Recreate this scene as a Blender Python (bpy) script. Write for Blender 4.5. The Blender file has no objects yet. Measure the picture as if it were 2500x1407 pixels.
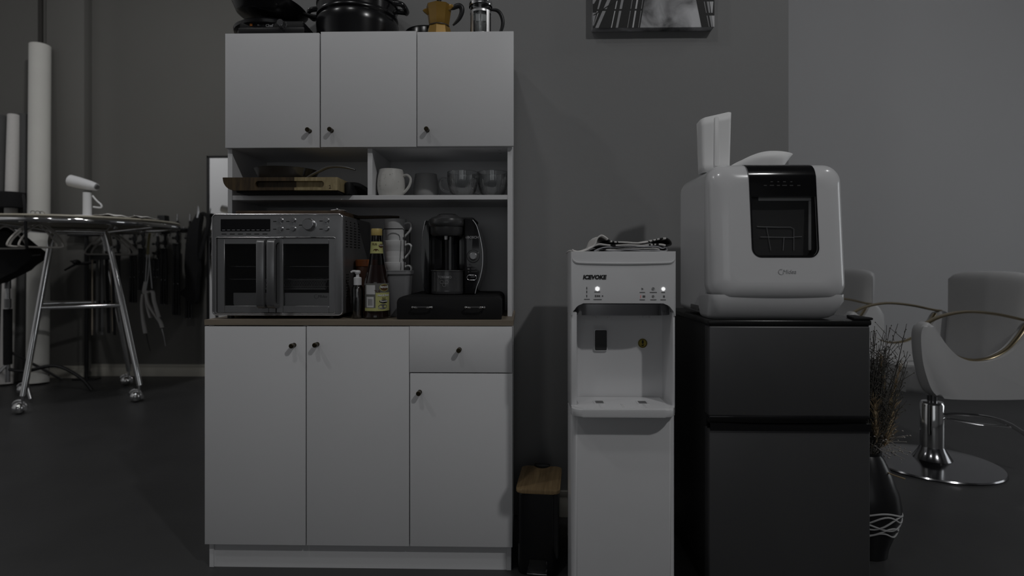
import bpy, bmesh, math, random
from mathutils import Vector, Matrix
random.seed(7)
PI = math.pi
SC = bpy.context.scene
COL = SC.collection
# ------------------------------------------------------------------ camera model
F = 1404.0; HOR = 645.0; TH = math.radians(1.2)
ST, CT = math.sin(TH), math.cos(TH)
def P(px, py, Y):
    """point of the plane at depth Y that the photo shows at pixel px, py -> (X, Z)"""
    t = (px - 1250.0) / F
    X = Y * (t * CT - ST) / (CT + t * ST)
    zc = -X * ST + Y * CT
    return X, 1.0 - (py - HOR) * zc / F
def PX(px, Y): return P(px, HOR, Y)[0]
def PZ(px, py, Y): return P(px, py, Y)[1]
def V(px, py, Y):
    x, z = P(px, py, Y); return Vector((x, Y, z))
# ------------------------------------------------------------------ materials
def new_mat(name):
    m = bpy.data.materials.new(name); m.use_nodes = True
    nt = m.node_tree
    return m, nt, nt.nodes['Principled BSDF']
def mat(name, col, rough=0.5, metal=0.0, var=0.06, scale=12.0, bump=0.0, bscale=80.0, spec=0.5, coat=0.0, trans=0.0, ior=1.45, aniso=0.0, emit=None, es=0.0, alpha=1.0):
    m, nt, b = new_mat(name)
    N = nt.nodes; L = nt.links
    if isinstance(col, (int, float)): col = (col, col, col)
    tc = N.new('ShaderNodeTexCoord')
    if var > 0:
        nz = N.new('ShaderNodeTexNoise'); nz.inputs['Scale'].default_value = scale; nz.inputs['Detail'].default_value = 4
        L.new(tc.outputs['Object'], nz.inputs['Vector'])
        mx = N.new('ShaderNodeMix'); mx.data_type = 'RGBA'
        mx.inputs[6].default_value = (*[c * (1 - var) for c in col], 1)
        mx.inputs[7].default_value = (*[min(1, c * (1 + var)) for c in col], 1)
        L.new(nz.outputs['Fac'], mx.inputs[0]); L.new(mx.outputs[2], b.inputs['Base Color'])
    else:
        b.inputs['Base Color'].default_value = (*col, 1)
    b.inputs['Roughness'].default_value = rough
    b.inputs['Metallic'].default_value = metal
    b.inputs['Specular IOR Level'].default_value = spec
    b.inputs['Coat Weight'].default_value = coat
    b.inputs['Transmission Weight'].default_value = trans
    b.inputs['IOR'].default_value = ior
    b.inputs['Anisotropic'].default_value = aniso
    if emit is not None:
        b.inputs['Emission Color'].default_value = (*emit, 1); b.inputs['Emission Strength'].default_value = es
    if bump > 0:
        n2 = N.new('ShaderNodeTexNoise'); n2.inputs['Scale'].default_value = bscale; n2.inputs['Detail'].default_value = 3
        L.new(tc.outputs['Object'], n2.inputs['Vector'])
        bp = N.new('ShaderNodeBump'); bp.inputs['Strength'].default_value = bump; bp.inputs['Distance'].default_value = 0.002
        L.new(n2.outputs['Fac'], bp.inputs['Height']); L.new(bp.outputs['Normal'], b.inputs['Normal'])
    return m
def wood(name, c1, c2, sc=(1, 1, 1), rough=0.5, freq=18.0, dist=3.0):
    m, nt, b = new_mat(name)
    N = nt.nodes; L = nt.links
    tc = N.new('ShaderNodeTexCoord'); mp = N.new('ShaderNodeMapping'); mp.inputs['Scale'].default_value = sc
    L.new(tc.outputs['Object'], mp.inputs['Vector'])
    nz = N.new('ShaderNodeTexNoise'); nz.inputs['Scale'].default_value = freq; nz.inputs['Detail'].default_value = 8; nz.inputs['Distortion'].default_value = dist * 0.2
    L.new(mp.outputs['Vector'], nz.inputs['Vector'])
    cr = N.new('ShaderNodeValToRGB'); cr.color_ramp.elements[0].position = 0.32; cr.color_ramp.elements[1].position = 0.68
    cr.color_ramp.elements[0].color = (*c1, 1); cr.color_ramp.elements[1].color = (*c2, 1)
    L.new(nz.outputs['Fac'], cr.inputs['Fac']); L.new(cr.outputs['Color'], b.inputs['Base Color'])
    b.inputs['Roughness'].default_value = rough
    bp = N.new('ShaderNodeBump'); bp.inputs['Strength'].default_value = 0.15; bp.inputs['Distance'].default_value = 0.001
    L.new(nz.outputs['Fac'], bp.inputs['Height']); L.new(bp.outputs['Normal'], b.inputs['Normal'])
    return m
def pane(name, tint, rough=0.02, boost=1.0):
    """thin sheet of (tinted) glass: see-through straight on, mirror-like at grazing angles"""
    m = bpy.data.materials.new(name); m.use_nodes = True
    nt = m.node_tree; N = nt.nodes; L = nt.links
    N.clear()
    out = N.new('ShaderNodeOutputMaterial'); mix = N.new('ShaderNodeMixShader')
    tr = N.new('ShaderNodeBsdfTransparent'); gl = N.new('ShaderNodeBsdfGlossy'); fr = N.new('ShaderNodeFresnel')
    tr.inputs['Color'].default_value = (*tint, 1); gl.inputs['Roughness'].default_value = rough
    fr.inputs['IOR'].default_value = 1.5
    mu = N.new('ShaderNodeMath'); mu.operation = 'MULTIPLY'; mu.inputs[1].default_value = boost; mu.use_clamp = True
    L.new(fr.outputs[0], mu.inputs[0]); L.new(mu.outputs[0], mix.inputs[0])
    L.new(tr.outputs[0], mix.inputs[1]); L.new(gl.outputs[0], mix.inputs[2]); L.new(mix.outputs[0], out.inputs[0])
    return m
M = {}
M['cab'] = mat('white_laminate', (0.74, 0.74, 0.75), 0.45, var=0.015, scale=3, bump=0.03, bscale=300)
M['cab_dark'] = mat('laminate_edge', (0.60, 0.60, 0.61), 0.55, var=0.03)
M['worktop'] = wood('worktop_wood', (0.19, 0.155, 0.115), (0.27, 0.225, 0.17), (0.35, 6, 6), 0.55, 9)
M['knob'] = mat('antique_brass', (0.055, 0.045, 0.028), 0.38, 0.9, var=0.2, scale=60)
M['knob_rim'] = mat('brass_rim', (0.30, 0.25, 0.17), 0.3, 1.0, var=0.1)
M['wall_dark'] = mat('charcoal_paint', (0.25, 0.25, 0.25), 0.85, var=0.04, scale=2.5, bump=0.25, bscale=35)
M['wall_warm'] = mat('warm_charcoal_paint', (0.155, 0.152, 0.142), 0.85, var=0.05, scale=1.5, bump=0.2, bscale=30)
M['wall_light'] = mat('light_grey_paint', (0.42, 0.42, 0.43), 0.8, var=0.02, scale=2, bump=0.1, bscale=30)
M['wall_white'] = mat('white_paint', (0.85, 0.85, 0.86), 0.8, var=0.02, scale=2, bump=0.1, bscale=30)
M['floor'] = mat('dark_vinyl_floor', (0.052, 0.052, 0.053), 0.42, var=0.22, scale=3.5, bump=0.15, bscale=25, spec=0.35)
M['ceil'] = mat('ceiling_paint', (0.35, 0.35, 0.35), 0.9, var=0.02)
M['base'] = mat('cream_trim_paint', (0.50, 0.48, 0.42), 0.6, var=0.04)
M['chrome'] = mat('chrome', (0.82, 0.82, 0.82), 0.07, 1.0, var=0.02)
M['satin'] = mat('satin_steel', (0.95, 0.95, 0.95), 0.32, 1.0, var=0.02)
M['steel'] = mat('brushed_dark_steel', (0.31, 0.31, 0.315), 0.36, 0.80, var=0.05, scale=40, aniso=0.5)
M['steel_lt'] = mat('bright_steel', (0.62, 0.62, 0.63), 0.25, 1.0, var=0.04)
M['oven_in'] = mat('oven_cavity', (0.16, 0.16, 0.165), 0.45, 0.3, var=0.1)
M['blk'] = mat('black_plastic', (0.012, 0.012, 0.013), 0.38, var=0.15)
M['blk_gloss'] = mat('black_gloss', (0.008, 0.008, 0.009), 0.12, var=0.1, coat=0.3)
M['blk_soft'] = mat('black_matt_plastic', (0.010, 0.010, 0.0105), 0.6, var=0.2, spec=0.3)
M['enamel'] = mat('black_enamel', (0.010, 0.010, 0.011), 0.22, var=0.1)
M['fabric_blk'] = mat('black_fabric', (0.012, 0.012, 0.013), 0.95, var=0.3, scale=60, bump=0.4, bscale=200)
M['white_pl'] = mat('white_plastic', (0.72, 0.72, 0.73), 0.30, var=0.02, coat=0.2)
M['white_gl'] = mat('white_gloss_plastic', (0.70, 0.70, 0.71), 0.20, var=0.015, coat=0.4)
M['white_soft'] = mat('white_matt_plastic', (0.88, 0.88, 0.88), 0.5, var=0.02)
M['paper'] = mat('paper_roll', (0.72, 0.71, 0.67), 0.85, var=0.06, scale=4, bump=0.15, bscale=12)
M['paper_dk'] = mat('grey_paper_roll', (0.10, 0.10, 0.10), 0.85, var=0.08)
M['tube_card'] = mat('cardboard_core', (0.35, 0.30, 0.24), 0.9, var=0.1)
M['wood_dk'] = wood('walnut', (0.036, 0.024, 0.013), (0.085, 0.056, 0.026), (9, 3, 1.0), 0.45, 12)
M['wood_lt'] = wood('oak_endgrain', (0.25, 0.195, 0.10), (0.42, 0.34, 0.19), (7, 3, 1.4), 0.45, 12)
M['bamboo'] = wood('bamboo_lid', (0.24, 0.16, 0.075), (0.43, 0.30, 0.155), (14, 0.8, 1), 0.45, 6)
M['oakboard'] = wood('brown_board', (0.05, 0.03, 0.018), (0.11, 0.075, 0.045), (2, 6, 6), 0.6, 9)
M['moka'] = mat('ochre_enamel', (0.33, 0.19, 0.035), 0.30, 0.25, var=0.06, coat=0.3)
M['glass'] = pane('clear_glass', (0.96, 0.97, 0.97), 0.08, 2.6)
M['glass_thick'] = mat('press_glass', (0.97, 0.97, 0.97), 0.03, trans=1.0, var=0, ior=1.45)
M['pane_dark'] = pane('oven_glass', (0.80, 0.80, 0.80), 0.03, 0.8)
M['pane_dw'] = pane('smoked_glass', (0.94, 0.94, 0.94), 0.03, 0.6)
M['ceramic'] = mat('ceramic_white', (0.62, 0.61, 0.58), 0.28, var=0.03, scale=20)
M['ceramic_g'] = mat('ceramic_grey', (0.36, 0.36, 0.36), 0.6, var=0.04, scale=20)
M['cupwhite'] = mat('cup_glaze', (0.80, 0.80, 0.80), 0.22, var=0.02)
M['sauce'] = mat('dark_sauce_glass', (0.016, 0.008, 0.007), 0.08, var=0.2, coat=0.5)
M['neckglass'] = pane('bottle_neck_glass', (0.30, 0.27, 0.25), 0.05, 1.5)
M['capgold'] = mat('yellow_cap', (0.50, 0.38, 0.13), 0.4, var=0.05)
M['lab_y'] = mat('label_yellow', (0.50, 0.50, 0.20), 0.5, var=0.08, scale=60)
M['lab_dk'] = mat('label_grey', (0.15, 0.15, 0.14), 0.5, var=0.1)
M['lab_brown'] = mat('label_brown', (0.10, 0.045, 0.012), 0.5, var=0.1)
M['lab_gold'] = mat('label_gold', (0.42, 0.25, 0.05), 0.5, var=0.1)
M['lab_w'] = mat('label_white', (0.62, 0.62, 0.62), 0.5, var=0.05)
M['ink'] = mat('black_print', (0.008, 0.008, 0.008), 0.6, var=0)
M['ink_g'] = mat('grey_print', (0.12, 0.12, 0.12), 0.5, var=0)
M['ink_w'] = mat('white_print', (0.72, 0.72, 0.72), 0.5, var=0)
M['ink_m'] = mat('silver_print', (0.35, 0.35, 0.36), 0.4, var=0)
M['orange'] = mat('orange_lid', (0.30, 0.085, 0.02), 0.5, var=0.1)
M['jarred'] = mat('brown_jar', (0.09, 0.035, 0.018), 0.3, var=0.1)
M['amber'] = mat('amber_lamp', (0.50, 0.16, 0.03), 0.4, var=0, emit=(1.0, 0.35, 0.08), es=0.05)
M['led'] = mat('white_indicator', (0.9, 0.9, 0.9), 0.4, var=0, emit=(1, 1, 1), es=3.5)
M['led_r'] = mat('red_indicator', (0.5, 0.1, 0.1), 0.4, var=0, emit=(1, 0.25, 0.2), es=0.5)
M['plast_clr'] = mat('frosted_plastic', (0.30, 0.30, 0.31), 0.35, var=0.03, trans=0.2)
M['vinyl'] = mat('grey_vinyl', (0.50, 0.50, 0.505), 0.45, var=0.03, bump=0.1, bscale=60)
M['gold'] = mat('brushed_gold', (0.50, 0.42, 0.28), 0.25, 1.0, var=0.05)
M['pump'] = mat('dark_chrome', (0.30, 0.30, 0.31), 0.15, 1.0, var=0.03)
M['fr_front'] = mat('fridge_door_steel', (0.115, 0.115, 0.118), 0.40, 0.55, var=0.06, scale=2.0)
M['fr_side'] = mat('fridge_black_side', (0.010, 0.010, 0.010), 0.5, var=0.1)
M['cloth_w'] = mat('towel_white', (0.74, 0.72, 0.70), 0.95, var=0.06, scale=60, bump=0.5, bscale=400)
M['cloth_b'] = mat('towel_black', (0.02, 0.02, 0.02), 0.95, var=0.2, bump=0.5, bscale=400)
M['cloth_g'] = mat('towel_grey', (0.42, 0.42, 0.44), 0.95, var=0.08, bump=0.5, bscale=400)
M['grass'] = mat('dried_grass', (0.34, 0.26, 0.16), 0.9, var=0.3, scale=30)
M['grass2'] = mat('dried_twigs', (0.10, 0.095, 0.085), 0.9, var=0.3, scale=30)
M['bloom'] = mat('dried_blossom', (0.33, 0.31, 0.29), 0.9, var=0.2, scale=50)
M['vase'] = mat('black_ceramic_vase', (0.014, 0.014, 0.015), 0.28, var=0.1)
M['vase_w'] = mat('white_relief', (0.45, 0.45, 0.45), 0.5, var=0.1)
M['mirror'] = mat('mirror_glass', (0.88, 0.88, 0.88), 0.01, 1.0, var=0)
M['khaki'] = mat('khaki_strap', (0.28, 0.25, 0.12), 0.8, var=0.1)
M['top_board'] = mat('rack_top_board', (0.40, 0.37, 0.30), 0.5, var=0.06)
M['winlight'] = mat('daylit_glass', (0.9, 0.9, 0.9), 0.5, var=0, emit=(0.93, 0.97, 1.0), es=6.0)
M['fill_glow'] = mat('fill_panel_glow', (0.5, 0.5, 0.5), 0.5, var=0, emit=(0.93, 0.97, 1.0), es=.6)  # dim glow for the added fill panel behind the camera
# ------------------------------------------------------------------ mesh builder
def rrect(x0, x1, z0, z1, r, n=6):
    """rounded rectangle outline; r may be one radius or four (bl, br, tr, tl)"""
    if not isinstance(r, (tuple, list)): r = (r,) * 4
    pts = []
    for (cx, cz, a0, rr) in ((x0 + r[0], z0 + r[0], PI, r[0]), (x1 - r[1], z0 + r[1], 1.5 * PI, r[1]), (x1 - r[2], z1 - r[2], 0, r[2]), (x0 + r[3], z1 - r[3], .5 * PI, r[3])):
        if rr <= 1e-6: pts.append((cx, cz)); continue
        for i in range(n + 1):
            a = a0 + .5 * PI * i / n
            pts.append((cx + rr * math.cos(a), cz + rr * math.sin(a)))
    return pts
def smooth_path(pts, k=6, closed=False):
    pts = [Vector(p) for p in pts]; n = len(pts); out = []
    rng = n if closed else n - 1
    for i in range(rng):
        if closed: p0, p1, p2, p3 = pts[i - 1], pts[i], pts[(i + 1) % n], pts[(i + 2) % n]
        else: p0, p1, p2, p3 = pts[max(i - 1, 0)], pts[i], pts[i + 1], pts[min(i + 2, n - 1)]
        for j in range(k):
            t = j / k
            out.append(0.5 * ((2 * p1) + (p2 - p0) * t + (2 * p0 - 5 * p1 + 4 * p2 - p3) * t * t + (3 * p1 - p0 - 3 * p2 + p3) * t ** 3))
    if not closed: out.append(pts[-1])
    return out
class MB:
    def __init__(s): s.bm = bmesh.new(); s.mats = []
    def _merge(s, tb, m=None, mx=None, smooth=True):
        idx = 0
        if m is not None:
            if m not in s.mats: s.mats.append(m)
            idx = s.mats.index(m)
        if mx is not None: bmesh.ops.transform(tb, matrix=mx, verts=tb.verts)
        bmesh.ops.recalc_face_normals(tb, faces=tb.faces)
        for f in tb.faces: f.material_index = idx; f.smooth = smooth
        me = bpy.data.meshes.new('t'); tb.to_mesh(me); tb.free(); s.bm.from_mesh(me); bpy.data.meshes.remove(me)
        return s
    def box(s, x0, x1, y0, y1, z0, z1, bev=0.0, seg=2, m=None, mx=None):
        tb = bmesh.new(); bmesh.ops.create_cube(tb, size=1)
        for v in tb.verts:
            v.co = Vector(((x0 + x1) / 2 + v.co.x * (x1 - x0), (y0 + y1) / 2 + v.co.y * (y1 - y0), (z0 + z1) / 2 + v.co.z * (z1 - z0)))
        if bev > 0: bmesh.ops.bevel(tb, geom=list(tb.edges), offset=bev, segments=seg, profile=0.5, affect='EDGES', clamp_overlap=True)
        return s._merge(tb, m, mx)
    def prism(s, poly, a, b, plane='xz', bev=0.0, seg=2, m=None, mx=None):
        """outline extruded along the third axis from a to b; bev rounds the rim of both caps"""
        tb = bmesh.new()
        def co(p, w):
            if plane == 'xz': return (p[0], w, p[1])
            if plane == 'yz': return (w, p[0], p[1])
            return (p[0], p[1], w)
        va = [tb.verts.new(co(p, a)) for p in poly]; vb = [tb.verts.new(co(p, b)) for p in poly]
        n = len(poly)
        fa = tb.faces.new(va); fb = tb.faces.new(list(reversed(vb)))
        for i in range(n): tb.faces.new((va[i], vb[i], vb[(i + 1) % n], va[(i + 1) % n]))
        if bev > 0:
            e = list(set(fa.edges) | set(fb.edges))
            bmesh.ops.bevel(tb, geom=e, offset=bev, segments=seg, profile=0.5, affect='EDGES', clamp_overlap=True)
        return s._merge(tb, m, mx)
    def lathe(s, prof, c=(0, 0, 0), n=40, m=None, mx=None, rib=None, a0=0, a1=2 * PI):
        """profile of (radius, height) turned about the vertical through c"""
        tb = bmesh.new(); rings = []
        full = abs(a1 - a0 - 2 * PI) < 1e-6
        na = n if full else n + 1
        for (r, z) in prof:
            if r < 1e-6 and full: rings.append([tb.verts.new((c[0], c[1], c[2] + z))]); continue
            ring = []
            for i in range(na):
                a = a0 + (a1 - a0) * i / n
                rr = r * (1 + (rib[1] * math.cos(a * rib[0]) if rib else 0))
                ring.append(tb.verts.new((c[0] + rr * math.cos(a), c[1] + rr * math.sin(a), c[2] + z)))
            rings.append(ring)
        for k in range(len(rings) - 1):
            A, B = rings[k], rings[k + 1]
            for i in range(n):
                j = (i + 1) % na if full else i + 1
                if len(A) == 1 and len(B) == 1: continue
                if len(A) == 1: tb.faces.new((A[0], B[i], B[j]))
                elif len(B) == 1: tb.faces.new((A[i], B[0], A[j]))
                else: tb.faces.new((A[i], B[i], B[j], A[j]))
        return s._merge(tb, m, mx)
    def tube(s, pts, r, n=10, closed=False, m=None, mx=None, smooth=0, flat=None):
        if smooth: 
            if isinstance(r, (list, tuple)):
                rs = []; k = smooth
                for i in range(len(r) - 1):
                    for j in range(k): rs.append(r[i] + (r[i + 1] - r[i]) * j / k)
                rs.append(r[-1]); r = rs
            pts = smooth_path(pts, smooth, closed)
        pts = [Vector(p) for p in pts]; N = len(pts)
        if not isinstance(r, (list, tuple)): r = [r] * N
        tb = bmesh.new(); rings = []; up = None
        for i, p in enumerate(pts):
            if closed: t = pts[(i + 1) % N] - pts[i - 1]
            else: t = pts[min(i + 1, N - 1)] - pts[max(i - 1, 0)]
            if t.length < 1e-9: t = Vector((0, 0, 1))
            t.normalize()
            if up is None:
                up = Vector((0, 0, 1)) if abs(t.z) < 0.9 else Vector((0, 1, 0))
            u = (up - t * up.dot(t)); 
            if u.length < 1e-6: u = t.orthogonal()
            u.normalize(); w = t.cross(u); up = u
            ku, kw = (1, 1) if flat is None else flat
            rings.append([tb.verts.new(p + (u * math.cos(2 * PI * j / n) * ku + w * math.sin(2 * PI * j / n) * kw) * r[i]) for j in range(n)])
        for i in range(N if closed else N - 1):
            A, B = rings[i], rings[(i + 1) % N]
            for j in range(n): tb.faces.new((A[j], A[(j + 1) % n], B[(j + 1) % n], B[j]))
        if not closed:
            tb.faces.new(list(reversed(rings[0]))); tb.faces.new(rings[-1])
        return s._merge(tb, m, mx)
    def cyl(s, p0, p1, r, n=16, m=None, bev=0.0):
        p0, p1 = Vector(p0), Vector(p1)
        d = (p1 - p0)
        if bev > 0:
            u = d.normalized()
            return s.tube([p0, p0 + u * bev, p1 - u * bev, p1], [r - bev, r, r, r - bev], n, m=m)
        return s.tube([p0, p1], r, n, m=m)
    def sphere(s, c, r, n=16, sc=(1, 1, 1), m=None, mx=None):
        tb = bmesh.new(); bmesh.ops.create_uvsphere(tb, u_segments=n, v_segments=max(6, n // 2), radius=1)
        for v in tb.verts: v.co = Vector((c[0] + v.co.x * r * sc[0], c[1] + v.co.y * r * sc[1], c[2] + v.co.z * r * sc[2]))
        return s._merge(tb, m, mx)
    def grid(s, rows, m=None, closed=False, mx=None):
        """quads between rows of points"""
        tb = bmesh.new(); R = [[tb.verts.new(p) for p in row] for row in rows]
        for i in range(len(R) - 1):
            n = len(R[i])
            for j in range(n if closed else n - 1): tb.faces.new((R[i][j], R[i][(j + 1) % n], R[i + 1][(j + 1) % n], R[i + 1][j]))
        return s._merge(tb, m, mx)
    def build(s, name, mt=None, parent=None, local=False, angle=38, solid=0.0):
        me = bpy.data.meshes.new(name)
        if parent is not None and not local:
            o0 = parent
            off = Vector((0, 0, 0))
            while o0 is not None: off += o0.location; o0 = o0.parent
            bmesh.ops.translate(s.bm, vec=-off, verts=s.bm.verts)
        s.bm.to_mesh(me); s.bm.free()
        ml = s.mats if s.mats else [mt]
        for q in ml: me.materials.append(q)
        try: me.set_sharp_from_angle(angle=math.radians(angle))
        except Exception: pass
        o = bpy.data.objects.new(name, me); COL.objects.link(o)
        if parent is not None: o.parent = parent
        if solid:
            md = o.modifiers.new('solid', 'SOLIDIFY'); md.thickness = solid; md.offset = 0
        return o
def B(name, mt, parent=None, local=False, **k):   # single box part
    pass
def thing(name, label, cat, loc, rotz=0.0, group=None):
    o = bpy.data.objects.new(name, None); COL.objects.link(o); o.empty_display_size = 0.05
    o.location = loc; o.rotation_euler = (0, 0, rotz)
    o['label'] = label; o['category'] = cat
    if group: o['group'] = group
    return o
def tag(o, label, cat, group=None, kind=None):
    o['label'] = label; o['category'] = cat
    if group: o['group'] = group
    if kind: o['kind'] = kind
    return o
def recenter(o):
    """origin to the base centre of a single-mesh thing"""
    me = o.data; xs = [v.co for v in me.vertices]
    c = Vector(((min(v.x for v in xs) + max(v.x for v in xs)) / 2, (min(v.y for v in xs) + max(v.y for v in xs)) / 2, min(v.z for v in xs)))
    me.transform(Matrix.Translation(-c)); o.location = c
    return o
def struct(o): o['kind'] = 'structure'; return o
def dup(root, loc=None, rotz=None, label=None, group=None, name=None):
    r = root.copy(); COL.objects.link(r)
    if loc is not None: r.location = loc
    if rotz is not None: r.rotation_euler = (0, 0, rotz)
    if label: r['label'] = label
    if group: r['group'] = group
    for ch in list(root.children):
        c = ch.copy(); COL.objects.link(c); c.parent = r
        for g in list(ch.children):
            d = g.copy(); COL.objects.link(d); d.parent = c
    return r
def text(body, size, mt, parent, pos, name='lettering', ext=0.0004, align='CENTER', shear=0.0, bold=0.0, rot=None, local=False, bend=None, spacing=1.0):
    cu = bpy.data.curves.new('t', 'FONT'); cu.body = body; cu.size = size; cu.extrude = ext
    cu.align_x = align; cu.align_y = 'CENTER'; cu.shear = shear; cu.offset = bold; cu.space_character = spacing; cu.resolution_u = 3
    o = bpy.data.objects.new('t', cu); COL.objects.link(o)
    bpy.context.view_layer.update()
    dg = bpy.context.evaluated_depsgraph_get()
    me = bpy.data.meshes.new_from_object(o.evaluated_get(dg)); bpy.data.objects.remove(o)
    R = rot if rot is not None else Matrix.Rotation(PI / 2, 4, 'X')
    if bend is None:
        me.transform(Matrix.Translation(Vector(pos)) @ R)
    else:
        cx, cy, rad, a0 = bend    # wrap on a vertical cylinder; a0 = angle of the text centre
        for v in me.vertices:
            x, y, z = v.co; a = a0 + x / rad; rr = rad + z + 0.0006
            v.co = Vector((cx + rr * math.cos(a), cy + rr * math.sin(a), pos[2] + y))
    if parent is not None and not local:
        off = Vector((0, 0, 0)); o0 = parent
        while o0 is not None: off += o0.location; o0 = o0.parent
        me.transform(Matrix.Translation(-off))
    me.materials.clear(); me.materials.append(mt)
    ob = bpy.data.objects.new(name, me); COL.objects.link(ob)
    if parent is not None: ob.parent = parent
    return ob
def cut(o, cutter):
    md = o.modifiers.new('b', 'BOOLEAN'); md.operation = 'DIFFERENCE'; md.object = cutter; md.solver = 'EXACT'
    bpy.context.view_layer.update()
    dg = bpy.context.evaluated_depsgraph_get()
    me = bpy.data.meshes.new_from_object(o.evaluated_get(dg))
    o.modifiers.clear(); o.data = me
    for f in me.polygons: f.use_smooth = True
    me.set_sharp_from_angle(angle=math.radians(28))
    bpy.data.objects.remove(cutter)
# ================================================================== the room
WN0, WN1 = 1.95, 3.25
YW = 2.29      # partition behind the cabinet
YF = 5.07      # far wall on the left
YL = 4.60      # light wall on the right
XL, XR, YB, ZC = -4.95, 5.4, -3.6, 5.0
o = struct(MB().box(XL - .1, XR + .1, YB - .1, YF + .1, -0.1, 0.0).build('floor', M['floor']))
struct(MB().box(XL - .1, XR + .1, YB - .1, YF + .1, ZC, ZC + .1).build('ceiling', M['ceil']))
struct(MB().box(XL - .12, XL, YB, YF + .1, 0, ZC).build('wall_left', M['wall_white']))
b = MB()
for (y0, y1, z0, z1) in ((YB, WN0, 0, ZC), (WN1, YF, 0, ZC), (WN0, WN1, 0, 0.25), (WN0, WN1, 2.5, ZC)): b.box(XR, XR + .12, y0, y1, z0, z1)
struct(b.build('wall_right', M['wall_light']))
struct(MB().box(XL, XR, YB - .12, YB, 0, ZC).build('wall_rear', M['wall_light']))
xp0 = PX(600, YW); xp1 = PX(1925, YW)
struct(MB().box(xp0, xp1, YW, YW + .13, 0, ZC).build('wall_centre', M['wall_dark']))
struct(MB().box(XL, 0.6, YF, YF + .12, 0, ZC).build('wall_back_left', M['wall_warm']))
struct(MB().box(0.6, 0.72, YL, YF + .12, 0, ZC).build('wall_return', M['wall_light']))
struct(MB().box(0.6, XR, YL, YL + .12, 0, ZC).build('wall_back_right', M['wall_light']))
# pilaster
yp = 4.975
x0, x1 = PX(113, yp), PX(205, yp)
struct(MB().box(x0, x1, yp, YF, 0, ZC, .004).build('trim_1', M['wall_warm']))
xa = PX(105, YF)
struct(MB().box(xa - .03, xa + .005, YF - .02, YF, 0.2, ZC, .003).build('trim_2', mat('dark_strip_paint', (0.045, 0.042, 0.038), .7)))  # narrow dark strip on the wall left of the pilaster
def baseboard(name, x0, x1, y, h=.105, m=M['base']):
    pr = [(y, 0), (y - .016, 0), (y - .016, h * .62), (y - .010, h * .70), (y - .010, h * .78), (y - .014, h * .86), (y - .012, h), (y, h)]
    return struct(MB().prism(pr, x0, x1, 'yz').build(name, m))
baseboard('baseboard_left', x1 + .001, xp0 + 2, YF)
baseboard('baseboard_pilaster', x0 - .01, x1 + .012, yp)
baseboard('baseboard_far_left', XL, x0 - .012, YF)
baseboard('baseboard_centre', -0.02, xp1, YW, .10)
baseboard('baseboard_back_right', .72, XR, YL, .10, mat('dark_trim_paint', (0.10, 0.10, 0.10), .6))
# tall glazed panel in the right wall
w = struct(MB().box(XR + .05, XR + .06, WN0, WN1, 0.25, 2.5).build('window_1', M['winlight']))
wf = MB()
for (y0, y1, z0, z1) in ((WN0 - .02, WN0 + .04, .23, 2.52), (WN1 - .04, WN1 + .02, .23, 2.52), (WN0, WN1, .23, .29), (WN0, WN1, 2.46, 2.52)): wf.box(XR - .02, XR + .04, y0, y1, z0, z1, .004)
struct(wf.build('window_1_frame', M['wall_white']))

struct(MB().box(-1.8, 1.0, YB + .002, YB + .012, .65, 2.45).build('fill_panel_rear', M['fill_glow']))  # added glowing panel on the rear wall, gives frontal fill
wf = MB()
for (a0, a1, z0, z1) in ((-1.86, -1.80, .6, 2.5), (1.0, 1.06, .6, 2.5), (-1.8, 1.0, .6, .65), (-1.8, 1.0, 2.45, 2.5), (-.43, -.37, .65, 2.45)): wf.box(a0, a1, YB, YB + .05, z0, z1, .004)
struct(wf.build('fill_panel_rear_frame', M['wall_white']))  # border around the added fill panel

# ================================================================== canvas print
yc = 2.252
cx0, cx1 = PX(1447, yc), PX(1744, yc); cz0 = PZ(1447, 69, yc)
pic = thing('canvas_print', 'black and white canvas of tall buildings against a cloudy sky, hung high on the wall', 'picture', ((cx0 + cx1) / 2, YW - .02, cz0))
cz1 = cz0 + .66
m, nt, b_ = new_mat('cloud_print'); N = nt.nodes; L = nt.links
tc = N.new('ShaderNodeTexCoord'); nz = N.new('ShaderNodeTexNoise'); nz.inputs['Scale'].default_value = 9; nz.inputs['Detail'].default_value = 5; nz.inputs['Distortion'].default_value = .6
L.new(tc.outputs['Object'], nz.inputs['Vector']); cr = N.new('ShaderNodeValToRGB')
cr.color_ramp.elements[0].position = .33; cr.color_ramp.elements[0].color = (.05, .05, .052, 1); cr.color_ramp.elements[1].position = .68; cr.color_ramp.elements[1].color = (.62, .62, .64, 1)
L.new(nz.outputs['Fac'], cr.inputs[0]); L.new(cr.outputs[0], b_.inputs['Base Color']); b_.inputs['Roughness'].default_value = .6
MB().box(cx0, cx1, yc, YW - .001, cz0, cz1, .0015, 1, m=m).build('canvas', None, pic)
W_ = cx1 - cx0
def strip(mb, xa, za, xb, zb, wa, wb, mm, k=0):
    # a slanted band, xa/xb are fractions of the width at height za/zb (metres above the lower edge)
    pts = [(cx0 + max(0, min(1, xa)) * W_, cz0 + za), (cx0 + max(0, min(1, xa + wa)) * W_, cz0 + za), (cx0 + max(0, min(1, xb + wb)) * W_, cz0 + zb), (cx0 + max(0, min(1, xb)) * W_, cz0 + zb)]
    mb.prism(pts, yc - .0006 - k * .0004, yc + .001, 'xz', m=mm)
g_ = mat('print_grey', (.33, .33, .34), .6, var=.2, scale=40); k_ = mat('print_black', (.006, .006, .006), .6, var=0); w_ = mat('print_white', (.55, .55, .56), .6, var=.1)
a = MB()
strip(a, 0, 0.001, 0, .659, .39, .62, k_); strip(a, .895, .001, .62, .659, .105, .38, k_)
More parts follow.
